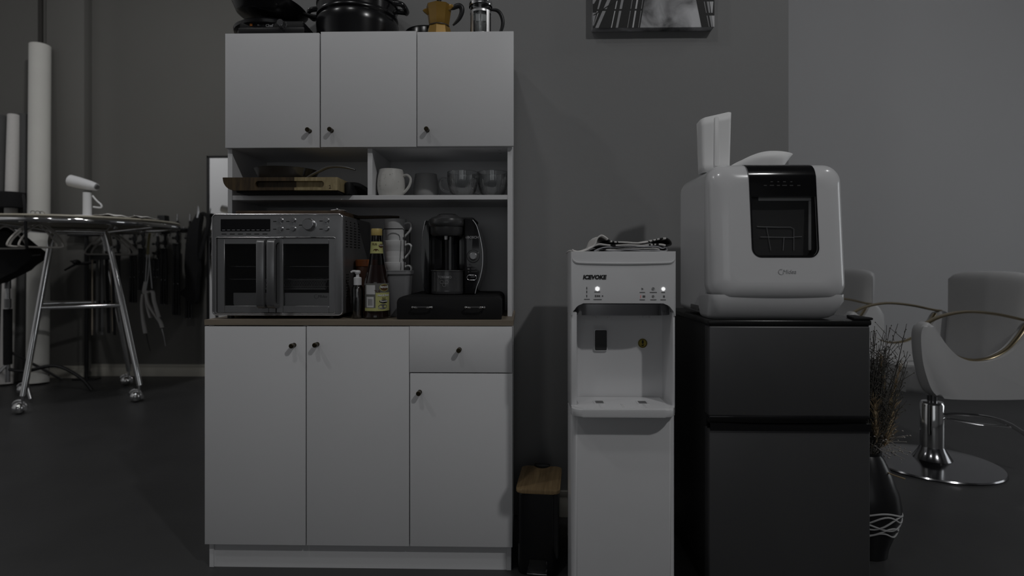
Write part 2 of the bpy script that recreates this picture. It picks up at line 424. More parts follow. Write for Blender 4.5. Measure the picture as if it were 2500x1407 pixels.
for (xa, xb, wa, wb, mm) in ((.02, .62, .028, .03, g_), (.0, .34, .0, .10, g_), (.15, .44, .008, .012, w_), (.19, .465, .018, .03, g_), (.285, .52, .004, .01, g_), (.325, .545, .012, .02, w_), (.375, .59, .004, .006, g_)):
    for q in range(9):
        t0, t1 = q / 9, (q + .9) / 9
        sp = lambda t: (.001 + .657 * t)
        strip(a, xa + (xb - xa) * t0, sp(t0), xa + (xb - xa) * t1, sp(t1), wa + (wb - wa) * t0, wa + (wb - wa) * t1, mm, 1)
for (xa, xb, wa, wb, mm) in ((.975, .72, .012, .02, g_), (.99, .80, .01, .03, w_), (.955, .68, .004, .006, g_)):
    for q in range(12):
        t0, t1 = q / 12, (q + .8) / 12
        strip(a, xa + (xb - xa) * t0, .001 + .657 * t0, xa + (xb - xa) * t1, .001 + .657 * t1, wa, wb, mm, 1)
for q in range(6):
    z = .01 + .085 * q; strip(a, 0, z, 0, z + .05 + .005 * q, .01, .05 + .03 * q, g_, 1)
for q in range(5): strip(a, .0 + .0, .05 + .1 * q, .5, .20 + .1 * q, .016, .012, k_, 2)
a.build('tower_print', None, pic)

# ================================================================== kitchen cabinet
YD = 1.857; TC = .018
XA, XB = PX(499, YD), PX(1251, YD)
YU = 1.975
cab = thing('kitchen_cabinet', 'tall white pantry cabinet with six doors, a drawer and open shelves, against the dark wall', 'cabinet', ((XA + XB) / 2, 2.06, 0))
CF = YD + TC; CB = 2.268
UF = YU + TC; UB = 2.268
b = MB()
ix0, ix1 = XA + .006, XB - .004
t_ = .016
b.box(ix0, ix0 + t_, CF, CB, 0, .80, .0008, 1); b.box(ix1 - t_, ix1, CF, CB, 0, .80, .0008, 1)
b.box(ix0 + t_, ix1 - t_, CF, CB, .085, .101); b.box(ix0 + t_, ix1 - t_, CB - .006, CB, 0.0, .80)
b.box(ix0 + t_, ix1 - t_, CF + .004, CF + .02, 0.0, .085)
for px in (747, 1000):
    x = PX(px, CF); b.box(x - .008, x + .008, CF, CB - .006, .101, .80)
b.build('base_carcass', M['cab'], cab)
MB().box(XA - .001, XB + .003, YD + .001, CB, .80, .818, .0008, 1).build('worktop', M['worktop'], cab)
b = MB()
zu0, zu1 = 1.404, 1.800
b.box(ix0, ix0 + t_, UF, UB, .818, zu1, .0008, 1); b.box(ix1 - t_, ix1, UF, UB, .818, zu1, .0008, 1)
b.box(ix0 + t_, ix1 - t_, UF, UB, zu1 - t_, zu1); b.box(ix0 + t_, ix1 - t_, UF + .002, UB, zu0, zu0 + t_)
b.box(ix0 + t_, ix1 - t_, UB - .005, UB, .818, zu1)
for px in (781, 1018):
    x = PX(px, UF); b.box(x - .008, x + .008, UF + .002, UB - .005, zu0 + t_, zu1 - t_)
b.build('hutch_carcass', M['cab'], cab)
MB().box(ix0 + t_, ix1 - t_, UF + .001, UB - .005, 1.224, 1.240, .0008, 1).build('shelf', M['cab'], cab)
xdv = PX(903, UF)
MB().box(xdv - .0085, xdv + .0085, UF + .001, UB - .005, 1.240, zu0, .0008, 1).build('divider', M['cab'], cab)
for (px, yy) in ((1220, .045), (1222, .10), (605, .06)):
    x = PX(px, UF + yy); MB().cyl((x, UF + yy, zu0 - .0015), (x, UF + yy, zu0 + .001), .0045, 12).build('cam_lock', M['cab_dark'], cab)
def knob(parent, px, py, Y):
    x, z = P(px, py, Y - .02)
    prof = [(0, -.026), (.0062, -.026), (.0078, -.0245), (.0078, -.015), (.0062, -.012), (.0060, -.003), (.0075, -.001), (.0075, 0), (0, 0)]
    mx = Matrix.Translation((x, Y, z)) @ Matrix.Rotation(-PI / 2, 4, 'X')
    return MB().lathe([(r, q) for r, q in prof], n=6 * 4, mx=Matrix.Translation((x, Y, z)) @ Matrix.Rotation(-PI / 2, 4, 'X')).build('knob', M['knob'], parent)
def front(name, px0, px1, py0, py1, Y, kx, ky, dz=0.0, rot=0.0):
    x0, x1 = PX(px0, Y), PX(px1, Y)
    z1, z0 = PZ((px0 + px1) / 2, py0, Y), PZ((px0 + px1) / 2, py1, Y)
    d = MB().box(x0, x1, Y, Y + TC - .001, z0 + dz, z1 + dz, .0012, 2).build(name, M['cab'], cab)
    knob(d, kx, ky, Y)
    return d
front('door', 549.5, 779.5, 81, 361, YU, 751, 317)
front('door', 783, 1016.5, 76.5, 359, YU, 805, 316)
front('door', 1018.5, 1254, 77, 357, YU, 1041, 315)
front('door', 499.5, 745.5, 797.5, 1331, YD, 712, 845)
front('door', 748.5, 998.5, 797.5, 1333.5, YD, 769, 843)
front('drawer', 999.5, 1250, 797.5, 910, YD, 1120, 856)
front('door', 1001, 1251, 912.5, 1336, YD, 1022, 961)

# ================================================================== toaster oven
OY = 1.888
ox0, ox1 = PX(517, OY), PX(838, OY); oz1 = PZ(680, 522, OY); oz0 = PZ(680, 771, OY)
ov = thing('toaster_oven', 'brushed steel air fryer oven with double glass doors on the wooden worktop', 'oven', ((ox0 + ox1) / 2, 2.04, .818))
def oX(px): return PX(px, OY)
def oZ(py): return PZ(680, py, OY)
bx0, bx1 = ix0 + t_ + .004, ox1 - .006
dz0, dz1 = oZ(765), oZ(580)
# body shell: hollow
b = MB()
b.box(bx0, bx0 + .006, OY + .02, 2.235, oz0 + .004, oz1 - .004, .002, 1); b.box(bx1 - .006, bx1, OY + .02, 2.235, oz0 + .004, oz1 - .004, .002, 1)
b.box(bx0 + .006, bx1 - .006, OY + .02, 2.235, oz1 - .010, oz1 - .004); b.box(bx0 + .006, bx1 - .006, OY + .02, 2.235, oz0 + .004, oz0 + .01)
b.box(bx0 + .006, bx1 - .006, 2.225, 2.235, oz0 + .01, oz1 - .01)
shell = b.build('body', M['steel'], ov)
# vents on the right flank
b = MB()
for r in range(10):
    for c in range(8):
        y = OY + .045 + c * .024 + (.0 if c % 2 else .0); 
        if c % 2 == 1: y -= .010
        z = oz1 - .022 - r * .0095
        if r > 1 or c % 2 == 0: b.box(bx1 - .001, bx1 + .0012, y, y + .012 if c % 2 == 0 else y + .010, z - .0022, z + .0022, .0008, 1)
for r in range(9):
    for c in range(2):
        y = OY + .05 + c * .016; z = oz0 + .135 - r * .0095
        b.box(bx1 - .001, bx1 + .0012, y, y + .010, z - .0018, z + .0018, .0006, 1)
b.build('vent', M['ink'], ov)
# face frame
fo = rrect(ox0, ox1, oz0, oz1, .016, 8)
fr = MB().prism(fo, OY, OY + .024, 'xz', .003, 3).build('face_frame', M['steel'], ov)
c_ = MB().box(oX(528), oX(818), OY - .05, OY + .06, dz0, dz1).build('cutter', M['steel'], ov)
cut(fr, c_)
rim = [(x, OY - .0005, z) for x, z in rrect(ox0 + .002, ox1 - .002, oz0 + .002, oz1 - .002, .014, 8)]
MB().tube(rim, .0016, 6, True).build('rim_trim', M['steel_lt'], ov)
# cavity
b = MB()
kx0, kx1, kz0, kz1, ky1 = oX(532), oX(814), dz0 + .004, dz1 - .004, 2.20
b.box(kx0, kx0 + .002, OY + .026, ky1, kz0, kz1); b.box(kx1 - .002, kx1, OY + .026, ky1, kz0, kz1); b.box(kx0, kx1, OY + .026, ky1, kz0, kz0 + .002); b.box(kx0, kx1, OY + .026, ky1, kz1 - .002, kz1); b.box(kx0, kx1, ky1, ky1 + .002, kz0, kz1)
b.build('cavity', M['oven_in'], ov)
def rack(z, y0=OY + .04):
    q = MB(); n = 16
    a0, a1 = kx0 + .012, kx1 - .012
    q.tube([(a0, y0, z), (a1, y0, z), (a1, ky1 - .02, z), (a0, ky1 - .02, z)], .0018, 6, True)
    for i in range(n): 
        x = a0 + (a1 - a0) * (i + .5) / n; q.cyl((x, y0 - .004, z + .002), (x, ky1 - .02, z + .002), .0010, 6)
    return q
rack(PZ(680, 651, OY + .04)).build('wire_rack', M['steel_lt'], ov)
rack(PZ(680, 682, OY + .03), OY + .03).build('wire_rack', M['steel_lt'], ov)
zb = PZ(680, 706, OY + .05)
b = MB()
for i in range(40):
    x = oX(612) + (oX(780) - oX(612)) * i / 40
    b.cyl((x, OY + .05, zb + .028), (x + .012, OY + .05, zb), .0007, 5); b.cyl((x + .012, OY + .05, zb + .028), (x, OY + .05, zb), .0007, 5)
b.tube([(oX(610), OY + .05, zb), (oX(782), OY + .05, zb), (oX(782), 2.16, zb), (oX(610), 2.16, zb)], .0015, 6, True)
b.tube([(oX(610), OY + .05, zb + .03), (oX(785), OY + .05, zb + .03), (oX(785), 2.16, zb + .03), (oX(610), 2.16, zb + .03)], .0015, 6, True)
b.build('mesh_basket', M['satin'], ov)
MB().prism(rrect(oX(564), oX(803), dz0 + .022, oZ(716), (.01, .004, .001, .001)), OY + .016, OY + .02, 'xz').build('crumb_tray', M['satin'], ov)
# doors
for (a0, a1, h0, h1, w0, w1) in ((529, 672, 638, 655, 547, 637), (674, 817, 663, 680, 693, 802)):
    X0, X1 = oX(a0), oX(a1)
    d = MB()
    z0, z1 = dz0 + .0015, dz1 - .0015; wz0, wz1 = oZ(747), oZ(596)
    wx0, wx1 = oX(w0), oX(w1)
    if a0 < 600: wx1 = oX(655)
    else: wx0 = oX(690)
    d.box(X0, wx0, OY + .003, OY + .014, z0, z1, .001, 1); d.box(wx1, X1, OY + .003, OY + .014, z0, z1, .001, 1)
    d.box(wx0, wx1, OY + .003, OY + .014, z0, wz0, .001, 1); d.box(wx0, wx1, OY + .003, OY + .014, wz1, z1, .001, 1)
    d = d.build('door', M['steel'], ov)
    MB().box(wx0 - .002, wx1 + .002, OY + .006, OY + .009, wz0 - .002, wz1 + .002).build('glass_pane', M['pane_dark'], d)
    H0, H1 = oX(h0), oX(h1); zt, zbm = oZ(584), oZ(752)
    h = MB()
    pr = smooth_path([(0, OY + .004, zt - .001), (0, OY - .022, zt - .002), (0, OY - .034, zt - .010), (0, OY - .036, zt - .03)], 4)
    prof = [(OY + .004, zt), (OY - .020, zt), (OY - .032, zt - .005), (OY - .037, zt - .014), (OY - .037, zbm + .014), (OY - .032, zbm + .005), (OY - .020, zbm), (OY + .004, zbm), (OY + .004, zbm + .012), (OY - .014, zbm + .012), (OY - .024, zbm + .02), (OY - .026, zbm + .03), (OY - .026, zt - .03), (OY - .024, zt - .02), (OY - .014, zt - .012), (OY + .004, zt - .012)]
    sh = PX(h0, OY - .037) - H0
    h.prism(prof, H0 + sh * 0 - .001, H1 + .001, 'yz', .0015, 2)
    h.build('handle', M['steel'], d)
# bright inner edge of the door opening
b = MB()
ed = [(x, OY - .0005, z) for x, z in rrect(oX(527.5), oX(818.5), dz0 - .0005, dz1 + .0005, .004, 4)]
b.tube(ed, .0011, 6, True); b.build('door_trim', M['steel_lt'], ov)
MB().prism(rrect(oX(539), oX(660), oZ(565), oZ(535), .002, 4), OY - .0012, OY + .002, 'xz', .0004, 1).build('display', M['blk_gloss'], ov)
b = MB()
for i in range(10): b.box(oX(543 + i * 12), oX(550 + i * 12), OY - .0016, OY - .001, oZ(562.3), oZ(561), m=M['ink_m'])
for i in range(6): b.box(oX(541 + i * 20), oX(553 + i * 20), OY - .0005, OY + .0005, oZ(572.5), oZ(570.5), m=M['ink'])
for (px, py) in ((671, 541), (703, 541), (671, 560), (703, 560), (734, 550), (784, 540), (784, 560)): b.box(oX(px - 4), oX(px + 4), OY - .0005, OY + .0005, oZ(py + 1), oZ(py - 1), m=M['ink'])
b.build('printed_marks', None, ov)
def dial(px, py, r, d, nm):
    x, z = oX(px), oZ(py)
    prof = [(0, -d), (r * .86, -d), (r * .95, -d * .9), (r, -d * .5), (r, -.002), (r * 1.16, -.001), (r * 1.16, 0), (0, 0)]
    return MB().lathe(prof, n=32, mx=Matrix.Translation((x, OY, z)) @ Matrix.Rotation(-PI / 2, 4, 'X')).build(nm, M['steel_lt'], ov)
for (px, py) in ((686, 538.5), (717, 538.5), (686, 559), (717, 559), (798, 538.5), (798, 558.5)): dial(px, py, .0078, .010, 'button')
dial(757, 549, .0195, .024, 'control_dial')
for x in (bx0 + .03, bx1 - .04):
    for y in (OY + .03, 2.19): MB().cyl((x, y, .818), (x, y, oz0 + .006), .011, 16).build('foot', M['blk'], ov)
text('Midea', .013, M['ink_m'], ov, (oX(783), OY + .0145, oZ(725)), shear=.25)
b = MB(); cx, cz = oX(768), oZ(725)
b.tube([(cx + .0065 * math.cos(a), OY + .0145, cz + .0065 * math.sin(a)) for a in [PI * .35 + i * PI * 1.5 / 14 for i in range(15)]], .0006, 5); b.build('emblem', M['ink_m'], ov)

# ------------------------------------------------------------------ board lying on the oven
bd = thing('cutting_board', 'thin dark brown cutting board with a handle lying on the oven', 'cutting board', (PX(700, 2.0), 2.05, oz1 - .004))
zb = oz1 - .0035
MB().prism(rrect(PX(572, 1.905), PX(832, 1.905), 1.905, 2.14, .012), zb, zb + .015, 'xy', .002).build('board', M['oakboard'], bd)
p0 = Vector((PX(838, 1.94) - .02, 2.09, zb + .008))
MB().tube([p0, p0 + Vector((.05, .02, .001)), p0 + Vector((.12, .045, .004)), p0 + Vector((.165, .06, .005))], [.012, .011, .010, .008], 10, smooth=4, flat=(.55, 1.1)).build('handle', M['wood_dk'], bd)
tg = thing('kitchen_tongs', 'small steel hinged tongs lying on the board above the oven', 'tongs', (PX(835, 1.95), 1.955, zb + .0155))
zz0 = zb + .0155; T_ = lambda px, dz, Y: Vector((PX(px, Y), Y, zz0 + dz))
MB().tube([T_(808, .003, 1.93), T_(824, .005, 1.935), T_(840, .004, 1.95), T_(850, .002, 1.97)], .0022, 8, smooth=4).build('arm', M['steel_lt'], tg)
MB().tube([T_(810, .003, 1.945), T_(828, .003, 1.95), T_(846, .003, 1.96)], .002, 8, smooth=4).build('arm', M['steel_lt'], tg)
MB().sphere(T_(823, .006, 1.935), .0055, 12).build('pivot', M['steel_lt'], tg)
# ================================================================== worktop things
WT = .818
def foot_y(py, z=WT):   # depth at which a thing standing at height z touches pixel row py (near the middle of the cabinet)
    return (1 - z) * F / (py - HOR)
# pump bottle
y = 1.915; x = PX(873, y); r = .0195
t = thing('pump_bottle', 'small clear pump bottle with a white pump top, between oven and sauce bottle', 'pump bottle', (x, y, WT))
MB().lathe([(0, 0.001), (r - .002, 0.001), (r, .004), (r, .098), (r - .002, .106), (.011, .113), (.010, .118)], (x, y, WT), 32).build('bottle', M['glass'], t)
MB().lathe([(0, 0.002), (r - .003, 0.002), (r - .0022, .005), (r - .0022, .090), (0, .090)], (x, y, WT), 24).build('liquid', pane('clear_gel', (.86, .86, .86), .1, .8), t)
p = MB()
p.lathe([(0, .112), (.0135, .112), (.0135, .136), (.011, .138), (.006, .139), (.0055, .148), (.009, .150), (.0105, .156), (.008, .161), (0, .162)], (x, y, WT), 24)
p.tube([(x, y, WT + .157), (x - .014, y - .004, WT + .158), (x - .021, y - .006, WT + .154)], [.0045, .004, .003], 10, smooth=3)
p.build('pump', M['white_pl'], t)
MB().cyl((x, y, WT + .01), (x, y, WT + .115), .0018, 8).build('dip_tube', M['white_pl'], t)
# sauce bottle
y = 1.925; x = PX(919.5, y); R = .0415
t = thing('sauce_bottle', 'tall dark brown sauce bottle with a yellow cap and yellow label', 'sauce bottle', (x, y, WT))
zt = PZ(917, 558, y) - WT
s = zt / .30
body = [(0, .001), (R - .004, .001), (R, .006), (R - .0015, .022), (R, .028), (R, .112), (R - .001, .122), (R - .006, .145), (.0275, .178)]
MB().lathe([(r, h * s) for r, h in body] + [(0, .178 * s)], (x, y, WT), 48).build('bottle', M['sauce'], t)
MB().lathe([(r, h * s) for r, h in [(.0277, .176), (.0235, .205), (.0195, .240), (.0165, .262), (.0155, .276), (.0158, .284)]], (x, y, WT), 40).build('neck', M['neckglass'], t)
MB().lathe([(r, h * s) for r, h in [(0, .276), (.0178, .276), (.0185, .278), (.0182, .297), (.0172, .299), (0, .300)]], (x, y, WT), 48, rib=(40, .012)).build('cap', M['capgold'], t)
cam = math.atan2(-y, -x)
def arc_label(nm, mt, z0, z1, r0, r1, a0, a1, par, off=.0006):
    return MB().lathe([(r0 + off, z0), (r1 + off, z1)], (x, y, WT), 24, a0=a0, a1=a1).build(nm, mt, par)
A = cam
def ang(px, rr=R):   # angle on the bottle at a pixel column
    d = (px - 919.5) * 1.39 / 1000 / rr
    return A + math.asin(max(-.98, min(.98, d)))
z0, z1 = PZ(919, 760, y - R) - WT, PZ(919, 692, y - R) - WT
L1 = arc_label('front_label', M['lab_dk'], z0, z1, R, R, ang(893), ang(950), t)
arc_label('label_field', M['lab_y'], z0, z0 + .010, R, R, ang(893), ang(950), L1, .0009)
arc_label('label_field', M['lab_y'], z0, z0 + (z1 - z0) * .66, R, R, ang(917), ang(950), L1, .0009)
arc_label('label_panel', M['lab_w'], z0 + .012, z0 + .047, R, R, ang(897), ang(913), L1, .0012)
arc_label('label_panel', M['lab_w'], z0 + .055, z1 - .006, R, R, ang(896), ang(916), L1, .0010)
b = MB()
for i in range(11):
    a = ang(900) + (ang(911) - ang(900)) * i / 11
    b.lathe([(R + .0014, z0 + .018), (R + .0014, z0 + .04)], (x, y, WT), 1, a0=a, a1=a + .008 + .006 * (i % 3))
b.build('barcode', M['ink'], L1)
# oval emblem
def oval(nm, mt, ac, zc, w, h, rr, off, par, k=20):
    tb = MB(); c = (x + (rr + off) * math.cos(ac), y + (rr + off) * math.sin(ac), WT + zc); rows = [[c] * k, []]
    for i in range(k):
        u = w * math.cos(2 * PI * i / k); v = h * math.sin(2 * PI * i / k)
        if v < 0: v *= 1.15
        a = ac + u / rr; rows[1].append((x + (rr + off) * math.cos(a), y + (rr + off) * math.sin(a), WT + zc + v))
    return tb.grid(rows, closed=True).build(nm, mt, par)
oval('emblem', M['lab_y'], ang(937), z1 - .014, .0175, .0115, R, .0016, L1); oval('emblem', M['lab_brown'], ang(937), z1 - .014, .0155, .0098, R, .0019, L1)
text('MAGGI', .0095, M['ink_w'], L1, (0, 0, WT + z1 - .013), bend=(x, y, R + .0018, ang(937)), bold=.0003)
text('Hot & Sweet', .0085, M['ink_w'], L1, (0, 0, WT + z1 - .040), bend=(x, y, R + .0012, ang(936)), shear=.2, bold=.0004)
text('Sauce', .006, M['lab_brown'], L1, (0, 0, WT + z1 - .049), bend=(x, y, R + .0012, ang(936)))
oval('banner', M['ink'], ang(936), z1 - .060, .016, .006, R, .0014, L1)
text('Piquante', .008, M['ink_w'], L1, (0, 0, WT + z1 - .059), bend=(x, y, R + .0018, ang(936)), bold=.0002)
oval('jar_picture', M['ink_g'], ang(934), z1 - .077, .016, .008, R, .0013, L1)
text('455 mL', .005, M['ink_w'], L1, (0, 0, WT + z1 - .082), bend=(x, y, R + .0018, ang(928)))
text('TUS', .011, M['lab_brown'], L1, (0, 0, WT + z1 - .027), bend=(x, y, R + .0010, ang(921)))
zn0, zn1 = PZ(919, 619, y - .02) - WT, PZ(919, 590, y - .02) - WT
L2 = arc_label('neck_label', M['lab_y'], zn0, zn1, .0222, .0190, A - 1.25, A + 1.25, t)
R2 = .0205
oval('emblem', M['lab_brown'], A + .75, (zn0 + zn1) / 2 + .006, .009, .006, R2, .0016, L2)
text('TUS', .010, M['lab_brown'], L2, (0, 0, WT + zn1 - .009), bend=(x, y, R2 + .0008, A - .35))
oval('fruit_picture', M['lab_brown'], A - .1, zn0 + .008, .009, .007, R2, .0018, L2)
text('MAGGI', .0055, M['ink_w'], L2, (0, 0, WT + (zn0 + zn1) / 2 + .007), bend=(x, y, R2 + .0018, A + .75))
# orange-lidded jar
y2 = 2.05; x2 = PX(895, y2)
t = thing('spice_jar', 'small brown jar with an orange lid, behind the sauce bottle', 'jar', (x2, y2, WT))
zj = PZ(895, 634, y2) - WT
MB().lathe([(0, 0), (.036, 0), (.038, .004), (.038, zj - .028), (.034, zj - .022)], (x2, y2, WT), 36).build('jar', M['jarred'], t)
MB().lathe([(.034, zj - .024), (.039, zj - .024), (.039, zj - .003), (.036, zj), (0, zj)], (x2, y2, WT), 36).build('lid', M['orange'], t)
# stacking cups in a wire rack
y3 = 2.105; x3 = PX(968, y3)
def cup_tall(par):
    pass
rk = thing('cup_rack', 'black wire rack holding the stack of white cups', 'rack', (x3, y3, WT))
b = MB(); ztop = PZ(962, 559, y3 - .05) ; hw = (PX(987, y3 - .05) - PX(934, y3 - .05)) / 2; xc = (PX(987, y3 - .05) + PX(934, y3 - .05)) / 2
for yy in (y3 - .05, y3 + .05):
    b.tube([(xc - hw, yy, WT + .003), (xc - hw, yy, ztop - .006), (xc - hw + .006, yy, ztop), (xc + hw - .006, yy, ztop), (xc + hw, yy, ztop - .006), (xc + hw, yy, WT + .003)], .0019, 8)
b.tube([(xc - hw, y3 - .05, WT + .003), (xc + hw, y3 - .05, WT + .003), (xc + hw, y3 + .05, WT + .003), (xc - hw, y3 + .05, WT + .003)], .0019, 8, True)
b.build('frame', M['blk'], rk)
zt_ = PZ(968, 534, y3 - .04)
ch = .078; labs = ['top white cup of the stack in the black wire rack', 'second white cup from the top in the wire rack', 'third white cup from the top in the wire rack', 'lowest white cup in the wire rack, behind the plastic tub']
cr_ = (PX(999, y3) - PX(938, y3)) / 2 * .88; cxx = PX(965, y3)
def mk_cup(zb, lab):
    t = thing('stacking_cup', lab, 'cup', (cxx, y3, zb), group='white cups in the wire rack')
    h = .088
    prof = [(0, .002), (cr_ * .72, .002), (cr_ * .76, 0), (cr_ * .78, .004), (cr_ * .80, .02), (cr_ * .86, .030), (cr_ * .84, .034), (cr_ * .90, .05), (cr_ * .93, .052), (cr_ * .95, .068), (cr_ * .98, .070), (cr_, h), (cr_ - .002, h + .001), (cr_ - .004, h - .002), (cr_ * .9, .05), (cr_ * .76, .006), (0, .005)]
    MB().lathe(prof, (cxx, y3, zb), 40).build('bowl', M['cupwhite'], t)
    hx = cxx + cr_
    MB().tube([(hx - .006, y3 - .008, zb + .070), (hx + .012, y3 - .012, zb + .076), (hx + .022, y3 - .014, zb + .066), (hx + .016, y3 - .014, zb + .045), (hx - .006, y3 - .010, zb + .022)], .0040, 8, smooth=5, flat=(1, 1.5)).build('handle', M['cupwhite'], t)
    return t
hs = [zt_ - .088, zt_ - .088 - .079, zt_ - .088 - .158, zt_ - .088 - .237]
for q, lb in zip(hs, labs):
    if q > WT - .02: mk_cup(max(q, WT + .005), lb)
# frosted tub
y4 = 2.005; 
xl, xr = PX(944, y4), PX(1007, y4); zt4 = PZ(975, 663, y4 - .04) - WT
t = thing('plastic_tub', 'clear frosted plastic tub with a rim, behind the sauce bottle', 'tub', ((xl + xr) / 2, y4, WT))
xm = (xl + xr) / 2; hw = (xr - xl) / 2
rows = []
for (z, k, d) in ((0.001, .70, .028), (.004, .72, .030), (zt4 - .012, .90, .038), (zt4 - .010, .98, .043), (zt4 - .003, 1.0, .044), (zt4, .99, .043), (zt4 - .003, .92, .039), (.006, .70, .028)):
    rows.append([(px_, py_, WT + z) for px_, py_ in rrect(xm - hw * k, xm + hw * k, y4 - d, y4 + d, .018 * k, 6)])
b = MB().grid(rows, closed=True)
b.build('tub', M['plast_clr'], t)
MB().prism(rrect(xm - hw * .71, xm + hw * .71, y4 - .029, y4 + .029, .012), WT + .001, WT + .005, 'xy').build('base', M['plast_clr'], t)
MB().prism(rrect(xm - hw * 1.0, xm + hw * 1.0, y4 - .044, y4 + .044, .018), WT + zt4, WT + zt4 + .003, 'xy', .001).build('lid', M['plast_clr'], t)

# ================================================================== pod drawer under the coffee machine
DY = 1.888
x0, x1 = PX(970, DY), PX(1225, DY); x1b = x1 + .002
t = thing('pod_drawer', 'low black coffee pod drawer with two small chrome pulls', 'drawer box', ((x0 + x1) / 2, 2.06, WT))
zt5 = .895
MB().prism(rrect(x0 + .002, x1 - .002, WT + .001, zt5, (.004, .004, .022, .022), 8), DY + .004, 2.235, 'xz', .0015).build('case', M['blk_soft'], t)
d = MB().prism(rrect(x0, x1, WT + .0015, zt5 - .002, (.002, .002, .020, .020), 8), DY - .008, DY + .003, 'xz', .0015).build('drawer_front', M['blk_soft'], t)
for (a, c) in ((1008, 1059), (1136, 1186)):
    xa_, xb_ = PX(a, DY), PX(c, DY); z = PZ(1030, 750.5, DY - .02)
    h = MB()
    h.tube([(xa_ + .004, DY - .007, z), (xa_ + .004, DY - .022, z), (xa_ + .010, DY - .027, z + .0005), ((xa_ + xb_) / 2, DY - .029, z + .001), (xb_ - .010, DY - .027, z + .0005), (xb_ - .004, DY - .022, z), (xb_ - .004, DY - .007, z)], .0026, 8, smooth=3)
    for k in range(3): h.sphere((xa_ + .012 + k * .003, DY - .0275, z), .0036, 8); h.sphere((xb_ - .012 - k * .003, DY - .0275, z), .0036, 8)
    h.sphere((xa_ + .003, DY - .022, z), .0042, 10); h.sphere((xb_ - .003, DY - .022, z), .0042, 10)
    h.build('pull', M['chrome'], d)
# ================================================================== capsule coffee machine
CY = 1.965; zt6 = zt5 + .0005
t = thing('coffee_machine', 'black capsule coffee machine with chrome edged side panels standing on the pod drawer', 'coffee machine', (PX(1103, 2.05), 2.06, zt6))
def c2(pts, Y): return [P(a, c, Y) for a, c in pts]
# side panels, curved like brackets
Lp = [(1039, 539), (1034, 560), (1030, 590), (1028, 625), (1029, 660), (1033, 695), (1037, 716), (1048, 718), (1048, 539)]
Rp = [(1134, 533), (1154, 537), (1163, 550), (1171, 575), (1177, 605), (1178.5, 630), (1177, 655), (1171, 682), (1164, 700), (1160, 717), (1134, 718)]
pl = MB().prism(c2(Lp, CY + .03), CY + .03, 2.20, 'xz', .003).build('side_panel', M['blk_gloss'], t)
pr_ = MB().prism(c2(Rp, CY), CY, 2.20, 'xz', .003).build('control_panel', M['blk_gloss'], t)
edge = smooth_path([V(a, c, CY - .001) for a, c in Rp[1:10]], 5)
MB().tube(edge, .0014, 6).build('chrome_edge', M['steel_lt'], pr_)
edge = smooth_path([V(a, c, CY + .029) for a, c in Lp[:3]], 5)
MB().tube(edge, .0016, 6).build('chrome_edge', M['steel_lt'], pl)
x0, x1 = PX(1047, CY + .05), PX(1135, CY + .05); zc0 = zt6
b = MB()
b.box(x0, x1, CY + .06, 2.20, zc0, PZ(1090, 545, CY + .05), .004)      # rear column
b.cyl((PX(1100, CY + .06), CY + .065, zc0 + .06), (PX(1100, CY + .06), CY + .065, PZ(1090, 560, CY)), .032, 32)
b.build('column', M['blk_gloss'], t)
# lid of the rear water tank
b = MB(); b.box(PX(1125, 2.1), PX(1163, 2.1), CY + .01, 2.19, PZ(1150, 536, CY + .01) - .004, PZ(1150, 531, CY + .01), .003); b.build('tank_lid', M['blk_soft'], t)
# head dome
hx = PX(1089, CY); R_ = (PX(1137, CY) - PX(1042, CY)) / 2 * 1.0
zt7 = PZ(1089, 524, CY - .03)
hc = (hx, CY + .035, zt7)
MB().lathe([(0, .004), (R_ * .52, .003), (R_ * .56, .0), (R_ * .80, -.006), (R_ * .95, -.013), (R_, -.024), (R_ * .98, -.034), (R_ * .90, -.040), (R_ * .88, -.062), (R_ * .80, -.070), (0, -.072)], hc, 48).build('brew_head', mat('dark_grey_gloss', (.045, .045, .046), .3, coat=.3), t)
MB().lathe([(0, .006), (R_ * .44, .005), (R_ * .5, .002), (R_ * .5, 0)], (hc[0], hc[1], hc[2] + .001), 36).build('head_button', M['blk_soft'], t)
nx, nz = P(1089, 577, CY + .02)
MB().lathe([(0, -.012), (.0075, -.012), (.0085, .006), (0, .008)], (nx, CY + .02, nz), 20).build('nozzle', M['steel_lt'], t)
# cup stand / drip tray
sx = PX(1089, CY - .02); SR = (PX(1131, CY - .02) - PX(1047, CY - .02)) / 2; zt8 = PZ(1089, 661, CY - .03)
MB().lathe([(0, .002), (SR * .97, .002), (SR, .006), (SR, .016), (SR * .985, .018), (SR * .985, zt8 - zt6 - .004), (SR, zt8 - zt6 - .003), (SR, zt8 - zt6 + .001), (SR * .97, zt8 - zt6 + .001), (SR * .96, zt8 - zt6 - .004), (0, zt8 - zt6 - .006)], (sx, CY + .032, zt6), 48).build('drip_tray', mat('graphite_gloss', (.05, .05, .052), .22, coat=.3), t)
ca = math.atan2(-(CY + .03), -sx)
a_l = -PI / 2 - math.asin(min(.95, (1089 - 1061) * 1.39e-3 / SR))
MB().lathe([(SR + .0004, .012), (SR + .0004, zt8 - zt6 - .006)], (sx, CY + .032, zt6), 3, a0=a_l - .012, a1=a_l + .03).build('chrome_strip', M['satin'], t)
MB().tube([(sx + SR * math.cos(PI + i * PI / 24), CY + .032 + SR * math.sin(PI + i * PI / 24), zt8) for i in range(25)], .0009, 5).build('chrome_rim', M['satin'], t)
text('TOSSIMO', .0115, M['ink_m'], t, (0, 0, PZ(1084, 677, CY)), bend=(sx, CY + .032, SR - .0002, -PI / 2 - .08), bold=.0001)
b = MB()
